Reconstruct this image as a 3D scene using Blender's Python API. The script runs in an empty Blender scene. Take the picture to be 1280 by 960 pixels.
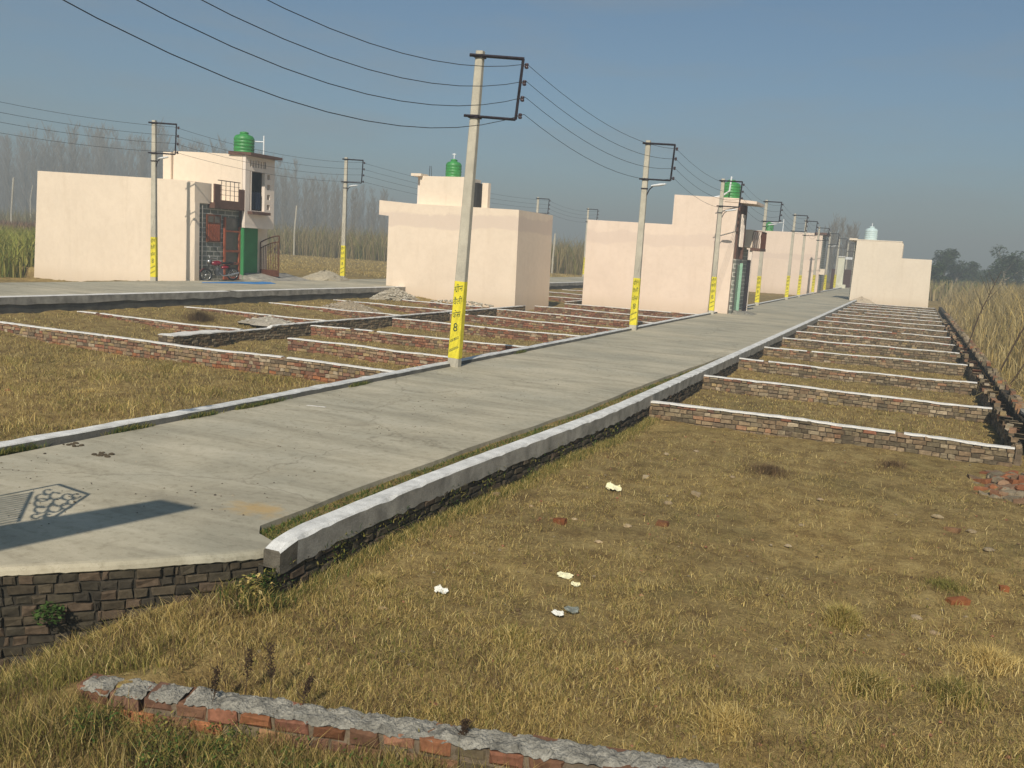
import bpy, math, random
import numpy as np
random.seed(7); RNG = np.random.default_rng(7)
SC = bpy.context.scene; COL = SC.collection
R = math.radians

# ------------------------------------------------------------------ camera frame (metres, z up, y along the road)
F = 1130.0; CH = 2.7
MR = np.array([[0.91276965, -0.11317996, -0.39248168],
               [0.40415585, 0.11088172, 0.90794454],
               [0.05924208, 0.98736799, -0.14695181]])
def ray(u, v): return MR @ np.array([(u-640)/F, -(v-480)/F, 1.0])
def at_z(u, v, z):
    w = ray(u, v); t = (z-CH)/w[2]; return (w[0]*t, w[1]*t, z)
def at_y(u, v, y):
    w = ray(u, v); t = y/w[1]; return (w[0]*t, y, CH+w[2]*t)

# ------------------------------------------------------------------ sun
AZ, EL = R(-13), R(41)
SUN = 5.0

# ------------------------------------------------------------------ materials
def mat(name): 
    m = bpy.data.materials.new(name); m.use_nodes = True
    nt = m.node_tree; b = nt.nodes['Principled BSDF']; b.inputs['Specular IOR Level'].default_value = .25
    return m, nt, b
def N(nt, t, **k):
    n = nt.nodes.new(t)
    for a, v in k.items():
        if a in n.inputs.keys(): n.inputs[a].default_value = v
        else: setattr(n, a, v)
    return n
def noise(nt, scale, detail=4, rough=.55, vec=None, dist=0):
    n = N(nt, 'ShaderNodeTexNoise'); n.inputs['Scale'].default_value = scale
    n.inputs['Detail'].default_value = detail; n.inputs['Roughness'].default_value = rough
    n.inputs['Distortion'].default_value = dist
    if vec is None:
        g = N(nt, 'ShaderNodeNewGeometry'); vec = g.outputs['Position']
    nt.links.new(vec, n.inputs['Vector']); return n
def ramp(nt, fac, stops):
    r = N(nt, 'ShaderNodeValToRGB'); e = r.color_ramp.elements
    while len(e) < len(stops): e.new(.5)
    for q, (p, c) in zip(e, stops): q.position = p; q.color = (*c, 1) if len(c) == 3 else c
    nt.links.new(fac, r.inputs['Fac']); return r.outputs['Color']
def mix(nt, a, b, fac, mode='MIX'):
    m = N(nt, 'ShaderNodeMix', data_type='RGBA', blend_type=mode)
    for s, i in ((fac, 0), (a, 6), (b, 7)):
        if isinstance(s, (int, float)): m.inputs[i].default_value = s
        elif isinstance(s, tuple): m.inputs[i].default_value = (*s, 1)
        else: nt.links.new(s, m.inputs[i])
    return m.outputs[2]
def bump(nt, b, h, strength=.3, dist=.01):
    n = N(nt, 'ShaderNodeBump'); n.inputs['Strength'].default_value = strength; n.inputs['Distance'].default_value = dist
    nt.links.new(h, n.inputs['Height']); nt.links.new(n.outputs[0], b.inputs['Normal'])
def sc(c, k): return tuple(min(1, x*k) for x in c)
def noisy(name, col, var=.25, scale=6, rough=.85, bs=.3, bd=.01, fine=60, metal=0, spec=.25):
    m, nt, b = mat(name)
    n = noise(nt, scale, 6, .6); n2 = noise(nt, fine, 3, .6)
    c = ramp(nt, n.outputs[0], [(.3, sc(col, 1-var)), (.7, sc(col, 1+var))])
    c = mix(nt, c, ramp(nt, n2.outputs[0], [(.35, (.75,)*3), (.65, (1.15,)*3)]), .6, 'MULTIPLY')
    nt.links.new(c, b.inputs['Base Color']); b.inputs['Roughness'].default_value = rough
    b.inputs['Metallic'].default_value = metal; b.inputs['Specular IOR Level'].default_value = spec
    bump(nt, b, n2.outputs[0], bs, bd); return m
def attr_mat(name, var=.25, scale=25, rough=.9, bs=.5, bd=.008, gain=1.0, fine=90):
    m, nt, b = mat(name)
    a = N(nt, 'ShaderNodeAttribute', attribute_name='col')
    n = noise(nt, scale, 5, .65); n2 = noise(nt, fine, 3, .7)
    c = mix(nt, a.outputs['Color'], ramp(nt, n.outputs[0], [(.3, ((1-var)*gain,)*3), (.7, ((1+var)*gain,)*3)]), 1.0, 'MULTIPLY')
    nt.links.new(c, b.inputs['Base Color']); b.inputs['Roughness'].default_value = rough
    b.inputs['Specular IOR Level'].default_value = .15
    if bs: bump(nt, b, n2.outputs[0], bs, bd)
    return m
def blade_mat(name):
    m, nt, b = mat(name)
    a = N(nt, 'ShaderNodeAttribute', attribute_name='col'); nt.links.new(a.outputs['Color'], b.inputs['Base Color'])
    b.inputs['Roughness'].default_value = .75; b.inputs['Specular IOR Level'].default_value = .2
    t = N(nt, 'ShaderNodeBsdfTranslucent'); nt.links.new(a.outputs['Color'], t.inputs['Color'])
    x = N(nt, 'ShaderNodeMixShader'); x.inputs[0].default_value = .25
    o = nt.nodes['Material Output']; nt.links.new(b.outputs[0], x.inputs[1]); nt.links.new(t.outputs[0], x.inputs[2])
    nt.links.new(x.outputs[0], o.inputs['Surface']); return m

def concrete_road():
    m, nt, b = mat('road_concrete')
    g = N(nt, 'ShaderNodeNewGeometry'); P = g.outputs['Position']
    mp = N(nt, 'ShaderNodeMapping'); mp.inputs['Scale'].default_value = (.35, 1.6, 1); mp.inputs['Rotation'].default_value = (0, 0, R(14))
    nt.links.new(P, mp.inputs['Vector'])
    n1 = noise(nt, 1.0, 7, .68, mp.outputs[0], .8); n2 = noise(nt, .35, 4, .6, P); n3 = noise(nt, 55, 4, .7, P); n4 = noise(nt, 9, 4, .7, P)
    c = ramp(nt, n1.outputs[0], [(.3, (.30, .27, .205)), (.45, (.39, .355, .27)), (.58, (.455, .415, .32)), (.75, (.52, .475, .375))])
    c = mix(nt, c, ramp(nt, n2.outputs[0], [(.35, (.78, .80, .80)), (.65, (1.08, 1.06, 1.02))]), 1.0, 'MULTIPLY')
    c = mix(nt, c, ramp(nt, n4.outputs[0], [(.30, (.72, .71, .68)), (.5, (1.02,)*3)]), .8, 'MULTIPLY')
    c = mix(nt, c, ramp(nt, n3.outputs[0], [(.30, (.45, .43, .4)), (.42, (1,)*3)]), .5, 'MULTIPLY')
    # spilled orange sand patch
    v = N(nt, 'ShaderNodeVectorMath', operation='SUBTRACT'); nt.links.new(P, v.inputs[0]); v.inputs[1].default_value = (-5.72, 7.0, 0)
    s = N(nt, 'ShaderNodeVectorMath', operation='MULTIPLY'); nt.links.new(v.outputs[0], s.inputs[0]); s.inputs[1].default_value = (1.15, 1.7, 0)
    l = N(nt, 'ShaderNodeVectorMath', operation='LENGTH'); nt.links.new(s.outputs[0], l.inputs[0])
    ad = N(nt, 'ShaderNodeMath', operation='ADD'); nt.links.new(l.outputs['Value'], ad.inputs[0])
    nn = noise(nt, 6, 4, .7, P); nt.links.new(nn.outputs[0], ad.inputs[1])
    f = ramp(nt, ad.outputs[0], [(.55, (.75,)*3), (1.0, (.45,)*3), (1.0, (0,)*3)])
    f = ramp(nt, ad.outputs[0], [(.6, (.7,)*3), (.95, (.0,)*3)])
    c = mix(nt, c, (.44, .29, .11), f)
    # joints, hairline cracks
    vo = N(nt, 'ShaderNodeTexVoronoi', feature='DISTANCE_TO_EDGE'); vo.inputs['Scale'].default_value = .22
    mp2 = N(nt, 'ShaderNodeVectorMath', operation='ADD'); nt.links.new(P, mp2.inputs[0]); nz = noise(nt, 1.5, 4, .6, P); nt.links.new(nz.outputs['Color'], mp2.inputs[1])
    nt.links.new(mp2.outputs[0], vo.inputs['Vector'])
    c = mix(nt, c, ramp(nt, vo.outputs['Distance'], [(.0, (.45, .43, .4)), (.006, (1,)*3)]), .55, 'MULTIPLY')
    nt.links.new(c, b.inputs['Base Color']); b.inputs['Roughness'].default_value = .88
    h = mix(nt, n1.outputs[0], n3.outputs[0], .6); bump(nt, b, h, .35, .012); return m

def ground_mat():
    m, nt, b = mat('ground_soil')
    g = N(nt, 'ShaderNodeNewGeometry'); P = g.outputs['Position']
    n1 = noise(nt, .5, 6, .62, P, .6); n2 = noise(nt, 3.2, 6, .7, P); n3 = noise(nt, 28, 5, .75, P); n4 = noise(nt, .16, 3, .5, P); n5 = noise(nt, 110, 3, .7, P)
    c = ramp(nt, n2.outputs[0], [(.26, (.13, .085, .040)), (.42, (.23, .165, .07)), (.58, (.33, .25, .108)), (.76, (.43, .34, .155))])
    gr = ramp(nt, n3.outputs[0], [(.3, (.06, .06, .022)), (.6, (.14, .13, .045))])
    f = ramp(nt, n1.outputs[0], [(.54, (0,)*3), (.72, (.45,)*3)])
    c = mix(nt, c, gr, f)
    c = mix(nt, c, ramp(nt, n3.outputs[0], [(.3, (.5, .48, .45)), (.5, (1,)*3), (.72, (1.35, 1.3, 1.2))]), .9, 'MULTIPLY')
    c = mix(nt, c, ramp(nt, n5.outputs[0], [(.35, (.6,)*3), (.65, (1.25,)*3)]), .8, 'MULTIPLY')
    c = mix(nt, c, ramp(nt, n4.outputs[0], [(.35, (.85, .85, .85)), (.65, (1.15, 1.1, 1.0))]), 1, 'MULTIPLY')
    nt.links.new(c, b.inputs['Base Color']); b.inputs['Roughness'].default_value = .95; b.inputs['Specular IOR Level'].default_value = .08
    h = mix(nt, n3.outputs[0], n5.outputs[0], .35); bump(nt, b, h, .8, .04); return m

def wall_paint(name, col, stain=None):
    m, nt, b = mat(name)
    g = N(nt, 'ShaderNodeNewGeometry'); P = g.outputs['Position']
    n1 = noise(nt, .5, 5, .6, P); n2 = noise(nt, 4, 6, .7, P); n3 = noise(nt, 40, 3, .6, P)
    c = ramp(nt, n1.outputs[0], [(.3, sc(col, .95)), (.7, sc(col, 1.03))])
    c = mix(nt, c, ramp(nt, n2.outputs[0], [(.3, (.95, .94, .93)), (.6, (1,)*3)]), 1, 'MULTIPLY')
    mp = N(nt, 'ShaderNodeMapping'); mp.inputs['Scale'].default_value = (2.2, 2.2, .25); nt.links.new(P, mp.inputs['Vector'])
    n4 = noise(nt, 1.0, 5, .65, mp.outputs[0])
    c = mix(nt, c, ramp(nt, n4.outputs[0], [(.28, (.9, .885, .86)), (.45, (1,)*3)]), .6, 'MULTIPLY')
    sx = N(nt, 'ShaderNodeSeparateXYZ'); nt.links.new(P, sx.inputs[0])
    # splash dirt just above the ground
    ad = N(nt, 'ShaderNodeMath', operation='ADD'); nt.links.new(sx.outputs['Z'], ad.inputs[0])
    mu = N(nt, 'ShaderNodeMath', operation='MULTIPLY'); nt.links.new(n2.outputs[0], mu.inputs[0]); mu.inputs[1].default_value = -1.1
    nt.links.new(mu.outputs[0], ad.inputs[1])
    mr = N(nt, 'ShaderNodeMapRange'); mr.inputs['From Min'].default_value = -1.0; mr.inputs['From Max'].default_value = .35
    nt.links.new(ad.outputs[0], mr.inputs['Value'])
    c = mix(nt, (.50, .385, .265), c, ramp(nt, mr.outputs[0], [(.1, (.55,)*3), (.75, (1,)*3)]))
    if stain:   # a damp band z0..z1 below the parapet
        z0, z1, sc_, soft = stain
        a2 = N(nt, 'ShaderNodeMath', operation='MULTIPLY_ADD'); nt.links.new(n1.outputs[0], a2.inputs[0]); a2.inputs[1].default_value = .9
        nt.links.new(sx.outputs['Z'], a2.inputs[2])
        m2 = N(nt, 'ShaderNodeMapRange'); m2.inputs['From Min'].default_value = z0+.45; m2.inputs['From Max'].default_value = z1+.45
        nt.links.new(a2.outputs[0], m2.inputs['Value'])
        f = ramp(nt, m2.outputs[0], [(.0, (0,)*3), (.12, (soft,)*3), (.85, (soft,)*3), (1.0, (0,)*3)])
        c = mix(nt, c, sc_, f)
    nt.links.new(c, b.inputs['Base Color']); b.inputs['Roughness'].default_value = .8
    bump(nt, b, mix(nt, n2.outputs[0], n3.outputs[0], .3), .3, .03); return m

M = {}
M['road'] = concrete_road(); M['ground'] = ground_mat()
M['peach'] = wall_paint('peach_paint', (.82, .69, .545))
M['peach2'] = wall_paint('peach_paint_damp', (.82, .68, .535), (3.55, 4.35, (.68, .55, .455), .7))
M['peach3'] = wall_paint('peach_paint_streaked', (.82, .665, .54), (3.35, 4.1, (.70, .56, .465), .6))
M['peach4'] = wall_paint('peach_paint_pale', (.81, .70, .56))
M['peach_in'] = noisy('peach_paint_front', (.82, .71, .61), .05, 2, .8, .05)
M['brick'] = attr_mat('brick', .34, 18, .92, .6, .006)
M['mortar'] = noisy('mortar', (.17, .13, .09), .3, 8, .95, .5)
M['mortar_mid'] = noisy('mortar_brown', (.095, .072, .05), .35, 8, .95, .5)
M['mortar_dark'] = noisy('mortar_dark', (.045, .039, .029), .3, 8, .95, .5)
M['white'] = noisy('whitewash', (.66, .64, .60), .16, 5, .9, .4, .008)
M['kerbtop'] = noisy('kerb_whitewash', (.62, .615, .59), .26, 5, .9, .5, .008)
M['plaster'] = noisy('grey_plaster', (.31, .29, .25), .42, 3.0, .92, .6, .01)
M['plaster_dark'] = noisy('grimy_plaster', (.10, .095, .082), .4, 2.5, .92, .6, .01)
M['kerb_end'] = noisy('weathered_plaster', (.13, .115, .09), .5, 6, .92, .7, .012)
M['cement'] = noisy('cement_grey', (.27, .255, .215), .5, 9, .95, 1.0, .03, 45)
M['pole'] = noisy('pole_concrete', (.50, .46, .37), .14, 3, .9, .3, .006)
M['yellow'] = noisy('yellow_paint', (.78, .66, .045), .12, 9, .7, .2, .004)
M['ink'] = noisy('dark_green_lettering', (.03, .07, .045), .2, 9, .7, .1)
M['steel'] = noisy('dark_steel', (.035, .028, .035), .3, 12, .6, .1, .004, 60, .4)
M['wire'] = noisy('wire_aluminium', (.025, .025, .028), .2, 12, .7, 0)
M['porcelain'] = noisy('insulator_porcelain', (.05, .025, .03), .2, 12, .3, 0, .001, 60, 0, .5)
M['lampw'] = noisy('lamp_white', (.75, .76, .76), .08, 9, .4, .05)
M['green_tank'] = noisy('green_plastic', (.04, .25, .055), .25, 5, .45, .1, .01, 50, 0, .5)
M['white_tank'] = noisy('pale_plastic', (.55, .68, .68), .08, 4, .45, .1)
M['pvc'] = noisy('white_pipe', (.75, .77, .78), .06, 9, .5, .05)
M['brown'] = noisy('brown_paint', (.14, .075, .055), .15, 6, .7, .15)
M['dbrown'] = noisy('dark_brown_paint', (.07, .03, .025), .15, 6, .7, .15)
M['wood'] = noisy('red_wood', (.19, .065, .03), .3, 12, .6, .15)
M['door_red'] = noisy('red_door_frame', (.36, .10, .05), .25, 12, .6, .15)
M['glass'] = noisy('dark_glass', (.085, .08, .07), .2, 5, .25, 0, .001, 60, 0, .5)
M['green_wall'] = noisy('green_wall', (.045, .25, .085), .12, 2, .75, .1)
M['rust'] = noisy('rusty_gate_steel', (.10, .035, .02), .4, 10, .7, .2)
M['dark'] = noisy('painted_shade', (.03, .03, .03), .2, 3, .9, 0)
M['navy'] = noisy('navy_cloth', (.012, .022, .05), .3, 12, .9, .3)
M['blue'] = noisy('blue_sheet', (.05, .22, .52), .15, 4, .5, .2)
M['sand'] = noisy('sand', (.42, .36, .26), .15, 9, .95, .6, .02)
M['rubble'] = attr_mat('rubble', .25, 14, .95, .7, .02)
M['straw'] = blade_mat('grass_blades')
M['bark'] = noisy('grey_bark', (.21, .175, .13), .25, 5, .9, .3)
M['leaf'] = blade_mat('leaf')
M['tyre'] = noisy('rubber', (.02, .02, .02), .2, 20, .8, .1)
M['maroon'] = noisy('maroon_paint', (.20, .008, .02), .1, 9, .25, 0, .001, 60, 0, .6)
M['chrome'] = noisy('chrome', (.5, .5, .5), .1, 9, .3, 0, .001, 60, .9)
M['black'] = noisy('black_plastic', (.015, .015, .015), .2, 9, .5, .05)
M['paper'] = noisy('cream_paper', (.80, .76, .50), .1, 14, .7, .3, .01)
M['whitepaper'] = noisy('white_paper', (.78, .77, .70), .08, 14, .7, .3, .01)
M['poly'] = noisy('grey_polythene', (.20, .215, .185), .3, 18, .35, .3, .01)
def tile_mat(name, c1, mc, sx=.5, sz=.22):
    m, nt, b = mat(name)
    g = N(nt, 'ShaderNodeNewGeometry'); s = N(nt, 'ShaderNodeSeparateXYZ'); nt.links.new(g.outputs['Position'], s.inputs[0])
    cm = N(nt, 'ShaderNodeCombineXYZ'); ad = N(nt, 'ShaderNodeMath', operation='ADD')
    nt.links.new(s.outputs['X'], ad.inputs[0]); nt.links.new(s.outputs['Y'], ad.inputs[1])
    nt.links.new(ad.outputs[0], cm.inputs['X']); nt.links.new(s.outputs['Z'], cm.inputs['Y'])
    br = N(nt, 'ShaderNodeTexBrick'); br.inputs['Scale'].default_value = 1; br.inputs['Brick Width'].default_value = sx; br.inputs['Row Height'].default_value = sz
    br.inputs['Mortar Size'].default_value = .022; br.inputs['Color1'].default_value = (*c1, 1); br.inputs['Color2'].default_value = (*sc(c1, .6), 1)
    br.inputs['Mortar'].default_value = (*mc, 1); nt.links.new(cm.outputs[0], br.inputs['Vector'])
    nt.links.new(br.outputs['Color'], b.inputs['Base Color']); b.inputs['Roughness'].default_value = .6
    bump(nt, b, br.outputs['Fac'], -.3, .01); return m
M['tile'] = tile_mat('grey_facade_tile', (.21, .22, .185), (.50, .48, .42))

# ------------------------------------------------------------------ mesh helpers
class MB:
    def __init__(s): s.v = []; s.f = []; s.c = []; s.mi = []
    def add(s, vs, fs, col=(.5, .5, .5), mi=0):
        n = len(s.v); s.v += [tuple(p) for p in vs]; s.f += [tuple(i+n for i in f) for f in fs]
        s.c += [col]*len(vs); s.mi += [mi]*len(fs)
    def box(s, x0, x1, y0, y1, z0, z1, col=(.5,)*3, mi=0):
        s.hexa([(x0, y0, z0), (x1, y0, z0), (x1, y1, z0), (x0, y1, z0), (x0, y0, z1), (x1, y0, z1), (x1, y1, z1), (x0, y1, z1)], col, mi)
    def hexa(s, v, col=(.5,)*3, mi=0):
        s.add(v, [(0, 3, 2, 1), (4, 5, 6, 7), (0, 1, 5, 4), (1, 2, 6, 5), (2, 3, 7, 6), (3, 0, 4, 7)], col, mi)
    def tube(s, pts, r, n=8, col=(.5,)*3, mi=0, cap=True):
        pts = [np.array(p, float) for p in pts]; k = len(pts)
        rs = r if isinstance(r, (list, tuple)) else [r]*k
        base = len(s.v); up0 = None
        for i, p in enumerate(pts):
            d = pts[min(i+1, k-1)] - pts[max(i-1, 0)]; d = d/(np.linalg.norm(d)+1e-9)
            a = np.cross(d, (0, 0, 1)) if abs(d[2]) < .95 else np.cross(d, (0, 1, 0))
            if up0 is not None:
                a = up0 - d*np.dot(up0, d)
            a = a/(np.linalg.norm(a)+1e-9); up0 = a; b = np.cross(d, a)
            for j in range(n):
                t = 2*math.pi*j/n; q = p + rs[i]*(math.cos(t)*a + math.sin(t)*b); s.v.append(tuple(q)); s.c.append(col)
        for i in range(k-1):
            for j in range(n):
                a0 = base+i*n+j; a1 = base+i*n+(j+1) % n; s.f.append((a0, a1, a1+n, a0+n)); s.mi.append(mi)
        if cap:
            s.f.append(tuple(base+j for j in range(n))[::-1]); s.f.append(tuple(base+(k-1)*n+j for j in range(n))); s.mi += [mi, mi]
    def lathe(s, prof, cx, cy, n=24, col=(.5,)*3, mi=0):
        base = len(s.v)
        for (r, z) in prof:
            for j in range(n):
                t = 2*math.pi*j/n; s.v.append((cx+r*math.cos(t), cy+r*math.sin(t), z)); s.c.append(col)
        for i in range(len(prof)-1):
            for j in range(n):
                a0 = base+i*n+j; a1 = base+i*n+(j+1) % n; s.f.append((a0, a1, a1+n, a0+n)); s.mi.append(mi)
        s.f.append(tuple(base+(len(prof)-1)*n+j for j in range(n))); s.mi.append(mi)
    def build(s, name, mats, parent=None, smooth=False, loc=None):
        me = bpy.data.meshes.new(name); me.from_pydata(s.v, [], s.f)
        if not isinstance(mats, (list, tuple)): mats = [mats]
        for m in mats: me.materials.append(m)
        if len(mats) > 1: me.polygons.foreach_set('material_index', s.mi)
        at = me.attributes.new('col', 'FLOAT_COLOR', 'POINT')
        at.data.foreach_set('color', np.array([(*c, 1) for c in s.c], dtype=np.float32).ravel())
        if smooth: me.polygons.foreach_set('use_smooth', [True]*len(s.f))
        me.update()
        o = bpy.data.objects.new(name, me); COL.objects.link(o)
        if loc is not None: o.location = loc
        if parent is not None:
            o.parent = parent; 
        return o
def np_mesh(name, V, faces_list, cols, material):
    """V (n,3); faces_list: list of (m,k) int arrays."""
    me = bpy.data.meshes.new(name); me.vertices.add(len(V)); me.vertices.foreach_set('co', V.astype(np.float32).ravel())
    tot = sum(f.size for f in faces_list); nf = sum(len(f) for f in faces_list)
    me.loops.add(tot); me.loops.foreach_set('vertex_index', np.concatenate([f.ravel() for f in faces_list]).astype(np.int32))
    st = []; k = 0
    for f in faces_list:
        st.append(k+np.arange(len(f))*f.shape[1]); k += f.size
    me.polygons.add(nf); me.polygons.foreach_set('loop_start', np.concatenate(st).astype(np.int32))
    if cols is not None:
        at = me.attributes.new('col', 'FLOAT_COLOR', 'POINT')
        at.data.foreach_set('color', np.concatenate([cols, np.ones((len(cols), 1))], 1).astype(np.float32).ravel())
    me.materials.append(material); me.update(calc_edges=True); me.validate()
    o = bpy.data.objects.new(name, me); COL.objects.link(o); return o
def tag(o, label=None, cat=None, group=None, kind=None):
    if label: o['label'] = label
    if cat: o['category'] = cat
    if group: o['group'] = group
    if kind: o['kind'] = kind
    return o
def empty(name, loc, label, cat, group=None):
    """Empty at the thing's base; children are built in world metres and re-based with adopt()."""
    o = bpy.data.objects.new(name, None); COL.objects.link(o); o.location = loc; o.empty_display_size = .2
    return tag(o, label, cat, group)
def put(mb, name, mats, root, smooth=False, parent=None):
    """build a part given in world coordinates under root (an Empty at root.location, unrotated)"""
    L = np.array(root.location); mb.v = [tuple(np.array(p)-L) for p in mb.v]
    return mb.build(name, mats, parent or root, smooth)
def rnd(a, b): return random.uniform(a, b)

# ------------------------------------------------------------------ ground
def sstep(t): t = np.clip(t, 0, 1); return t*t*(3-2*t)
FA = np.array(at_z(92, 858, -.36)[:2]); _d = np.array(at_z(900, 978, -.36)[:2])-FA; _d = _d/np.linalg.norm(_d); FN = np.array([_d[1], -_d[0]])
def gz(x, y):
    x = np.asarray(x, float); y = np.asarray(y, float)
    z = np.full(np.broadcast(x, y).shape, -.36)
    z = z + .0*x
    # plot on the near left dips towards the corner of the retaining wall
    z = z - .74*sstep((-4.5-x)/2.5)*sstep((6.3-y)/2.0)*(x > -12)
    sdw = (x-FA[0])*FN[0]+(y-FA[1])*FN[1]      # signed distance to the foreground wall face
    z = z - .24*sstep((sdw+.12)/.22)*(x > -9)*(y < 6.6) - .09*sstep((sdw+.9)/.7)*(x > -4.4)*(y < 7)
    z = np.where((x < -9) & (y < 16.6) & (y > 6.2), -.45, z)
    # second strip of plots rises to the upper road
    z = z + .30*sstep((-18.5-x)/5.5)*(x > -24.6)
    z = np.where(x <= -24.6, .12, z)
    z = np.where((x < -30.2), .30 - .55*sstep((-31.5-x)/5)*(y < 33), z)
    return z
def gn(x, y):   # relief
    return (.030*np.sin(1.7*x+.6*np.sin(1.1*y))*np.sin(1.3*y+.8) + .018*np.sin(4.1*x+1.3*y)*np.sin(3.7*y-1.9*x) + .010*np.sin(9.3*x-3*y)*np.sin(8.1*y+2*x)
            - .07*np.exp(-((x+.44)**2/.16+(y-9.75)**2/.09)) + .03*np.exp(-((x+.6)**2/.3+(y-10.2)**2/.06)))
def GZ(x, y): return float(gz(x, y)+gn(np.float64(x), np.float64(y)))
def axis(lo, hi, step, far):
    a = list(np.arange(lo, hi+1e-6, step)); s = step; l = lo; h = hi
    while h < far: s *= 1.22; h += s; a.append(h); l -= s; a.insert(0, l)
    return np.array(a)
gx = axis(-40, 6, .16, 1500)
gya = list(np.arange(-2, 60, .16)); s = .16; h = gya[-1]
while h < 1500: s *= 1.08; h += s; gya.append(h)
s = .16; l = gya[0]
while l > -40: s *= 1.4; l -= s; gya.insert(0, l)
gy = np.array(gya)
X, Y = np.meshgrid(gx, gy); Z = gz(X, Y) + gn(X, Y)*(np.abs(X+15) < 60)
Z += .012*RNG.standard_normal(Z.shape)*(np.abs(X+15) < 30)*(Y < 60)
nx, ny = len(gx), len(gy); I = np.arange(nx*ny).reshape(ny, nx)
q = np.stack([I[:-1, :-1], I[:-1, 1:], I[1:, 1:], I[1:, :-1]], -1).reshape(-1, 4)
G = np_mesh('ground', np.stack([X, Y, Z], -1).reshape(-1, 3), [q], None, M['ground']); tag(G, kind='structure')
for p in G.data.polygons: pass
G.data.polygons.foreach_set('use_smooth', [True]*len(G.data.polygons))

# ------------------------------------------------------------------ roads
def slab(name, outline_top, z0, material, lip=.05, sub=None):
    mb = MB(); n = len(outline_top)
    c = outline_top
    mb.add([(*p[:2], p[2]) for p in c], [tuple(range(n))])
    mb.add([(*p[:2], p[2]) for p in c]+[(p[0], p[1], z0) for p in c], [(i, i+n, (i+1) % n+n, (i+1) % n) for i in range(n)])
    return mb.build(name, material)
# main road top: built as strips along y, its near end cut on the skew by the retaining wall
FE = [(-12.65, -1.55), (-9.65, 1.4), (-8.05, 3.0), (-6.32, 4.70), (-5.79, 5.18), (-5.40, 5.58), (-5.09, 5.90), (-4.88, 6.16)]
ys = list(np.arange(6.6, 30, .7)) + list(np.arange(30, 170, 4))
mb = MB(); rx = np.random.RandomState(3)
def rroad(y): 
    base = -5.34 + .30*sstep((y-8)/8) + .36*sstep((y-17)/14)
    return float(base) + rx.uniform(-.03, .03)*(y < 30)
lf = [(-12.6, -1.6, 0)] + [(-9.36, float(y), 0) for y in np.arange(6.2, 170, 8)] + [(-9.36, 170, 0)]
left = [(-12.9, -1.2), (-12.9, 4.0), (-9.36, 5.4)] + [(-9.36, y) for y in ys]
right = [(rroad(y), y) for y in ys]
# apron polygon (near end) + strips
ap = [(x, y, 0) for x, y in FE] + [(-4.97, 6.32, 0), (-5.2, 6.42, 0), (right[0][0], right[0][1], 0), (-9.36, ys[0], 0), (-9.36, 5.0, 0), (-12.9, 3.0, 0), (-12.9, -1.6, 0)]
mb.add(ap, [tuple(range(len(ap)))])
for i in range(len(ys)-1):
    a, b = right[i], right[i+1]
    mb.add([(-9.36, a[1], 0), (a[0], a[1], 0), (b[0], b[1], 0), (-9.36, b[1], 0)], [(0, 1, 2, 3)])
    mb.add([(a[0], a[1], 0), (b[0], b[1], 0), (b[0]+.02, b[1], -.5), (a[0]+.02, a[1], -.5)], [(3, 2, 1, 0)])
# rounded front lip with rough drip edge
prev = None
def lip_pts(x, y, nx_, ny_, k):
    j = rx.uniform(-.02, .02)
    return [(x, y, 0), (x+nx_*.035, y+ny_*.035, -.008), (x+nx_*.062, y+ny_*.062, -.032+j*.1), (x+nx_*(.072+j*.15), y+ny_*(.072+j*.15), -.065+j*.3), (x+nx_*.03, y+ny_*.03, -.092+j*.7)]
fine = []
for (a, b) in zip(FE[:-1], FE[1:]):
    L = math.dist(a, b); m_ = max(1, int(L/.04))
    for t in range(m_): fine.append((a[0]+(b[0]-a[0])*t/m_, a[1]+(b[1]-a[1])*t/m_))
fine.append(FE[-1])
for k, p in enumerate(fine):
    q_ = fine[min(k+1, len(fine)-1)]; o_ = fine[max(k-1, 0)]; dx, dy = q_[0]-o_[0], q_[1]-o_[1]; l_ = math.hypot(dx, dy)
    cur = lip_pts(p[0], p[1], dy/l_, -dx/l_, k)
    if prev: mb.add(prev+cur, [(i, i+1, i+6, i+5) for i in range(4)])
    prev = cur
ROAD = mb.build('road', M['road'], smooth=False); tag(ROAD, kind='structure')
mb = MB(); mb.box(-30.1, -24.75, -10, 260, -.6, .425); tag(mb.build('upper_road', M['road']), kind='structure')
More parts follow.
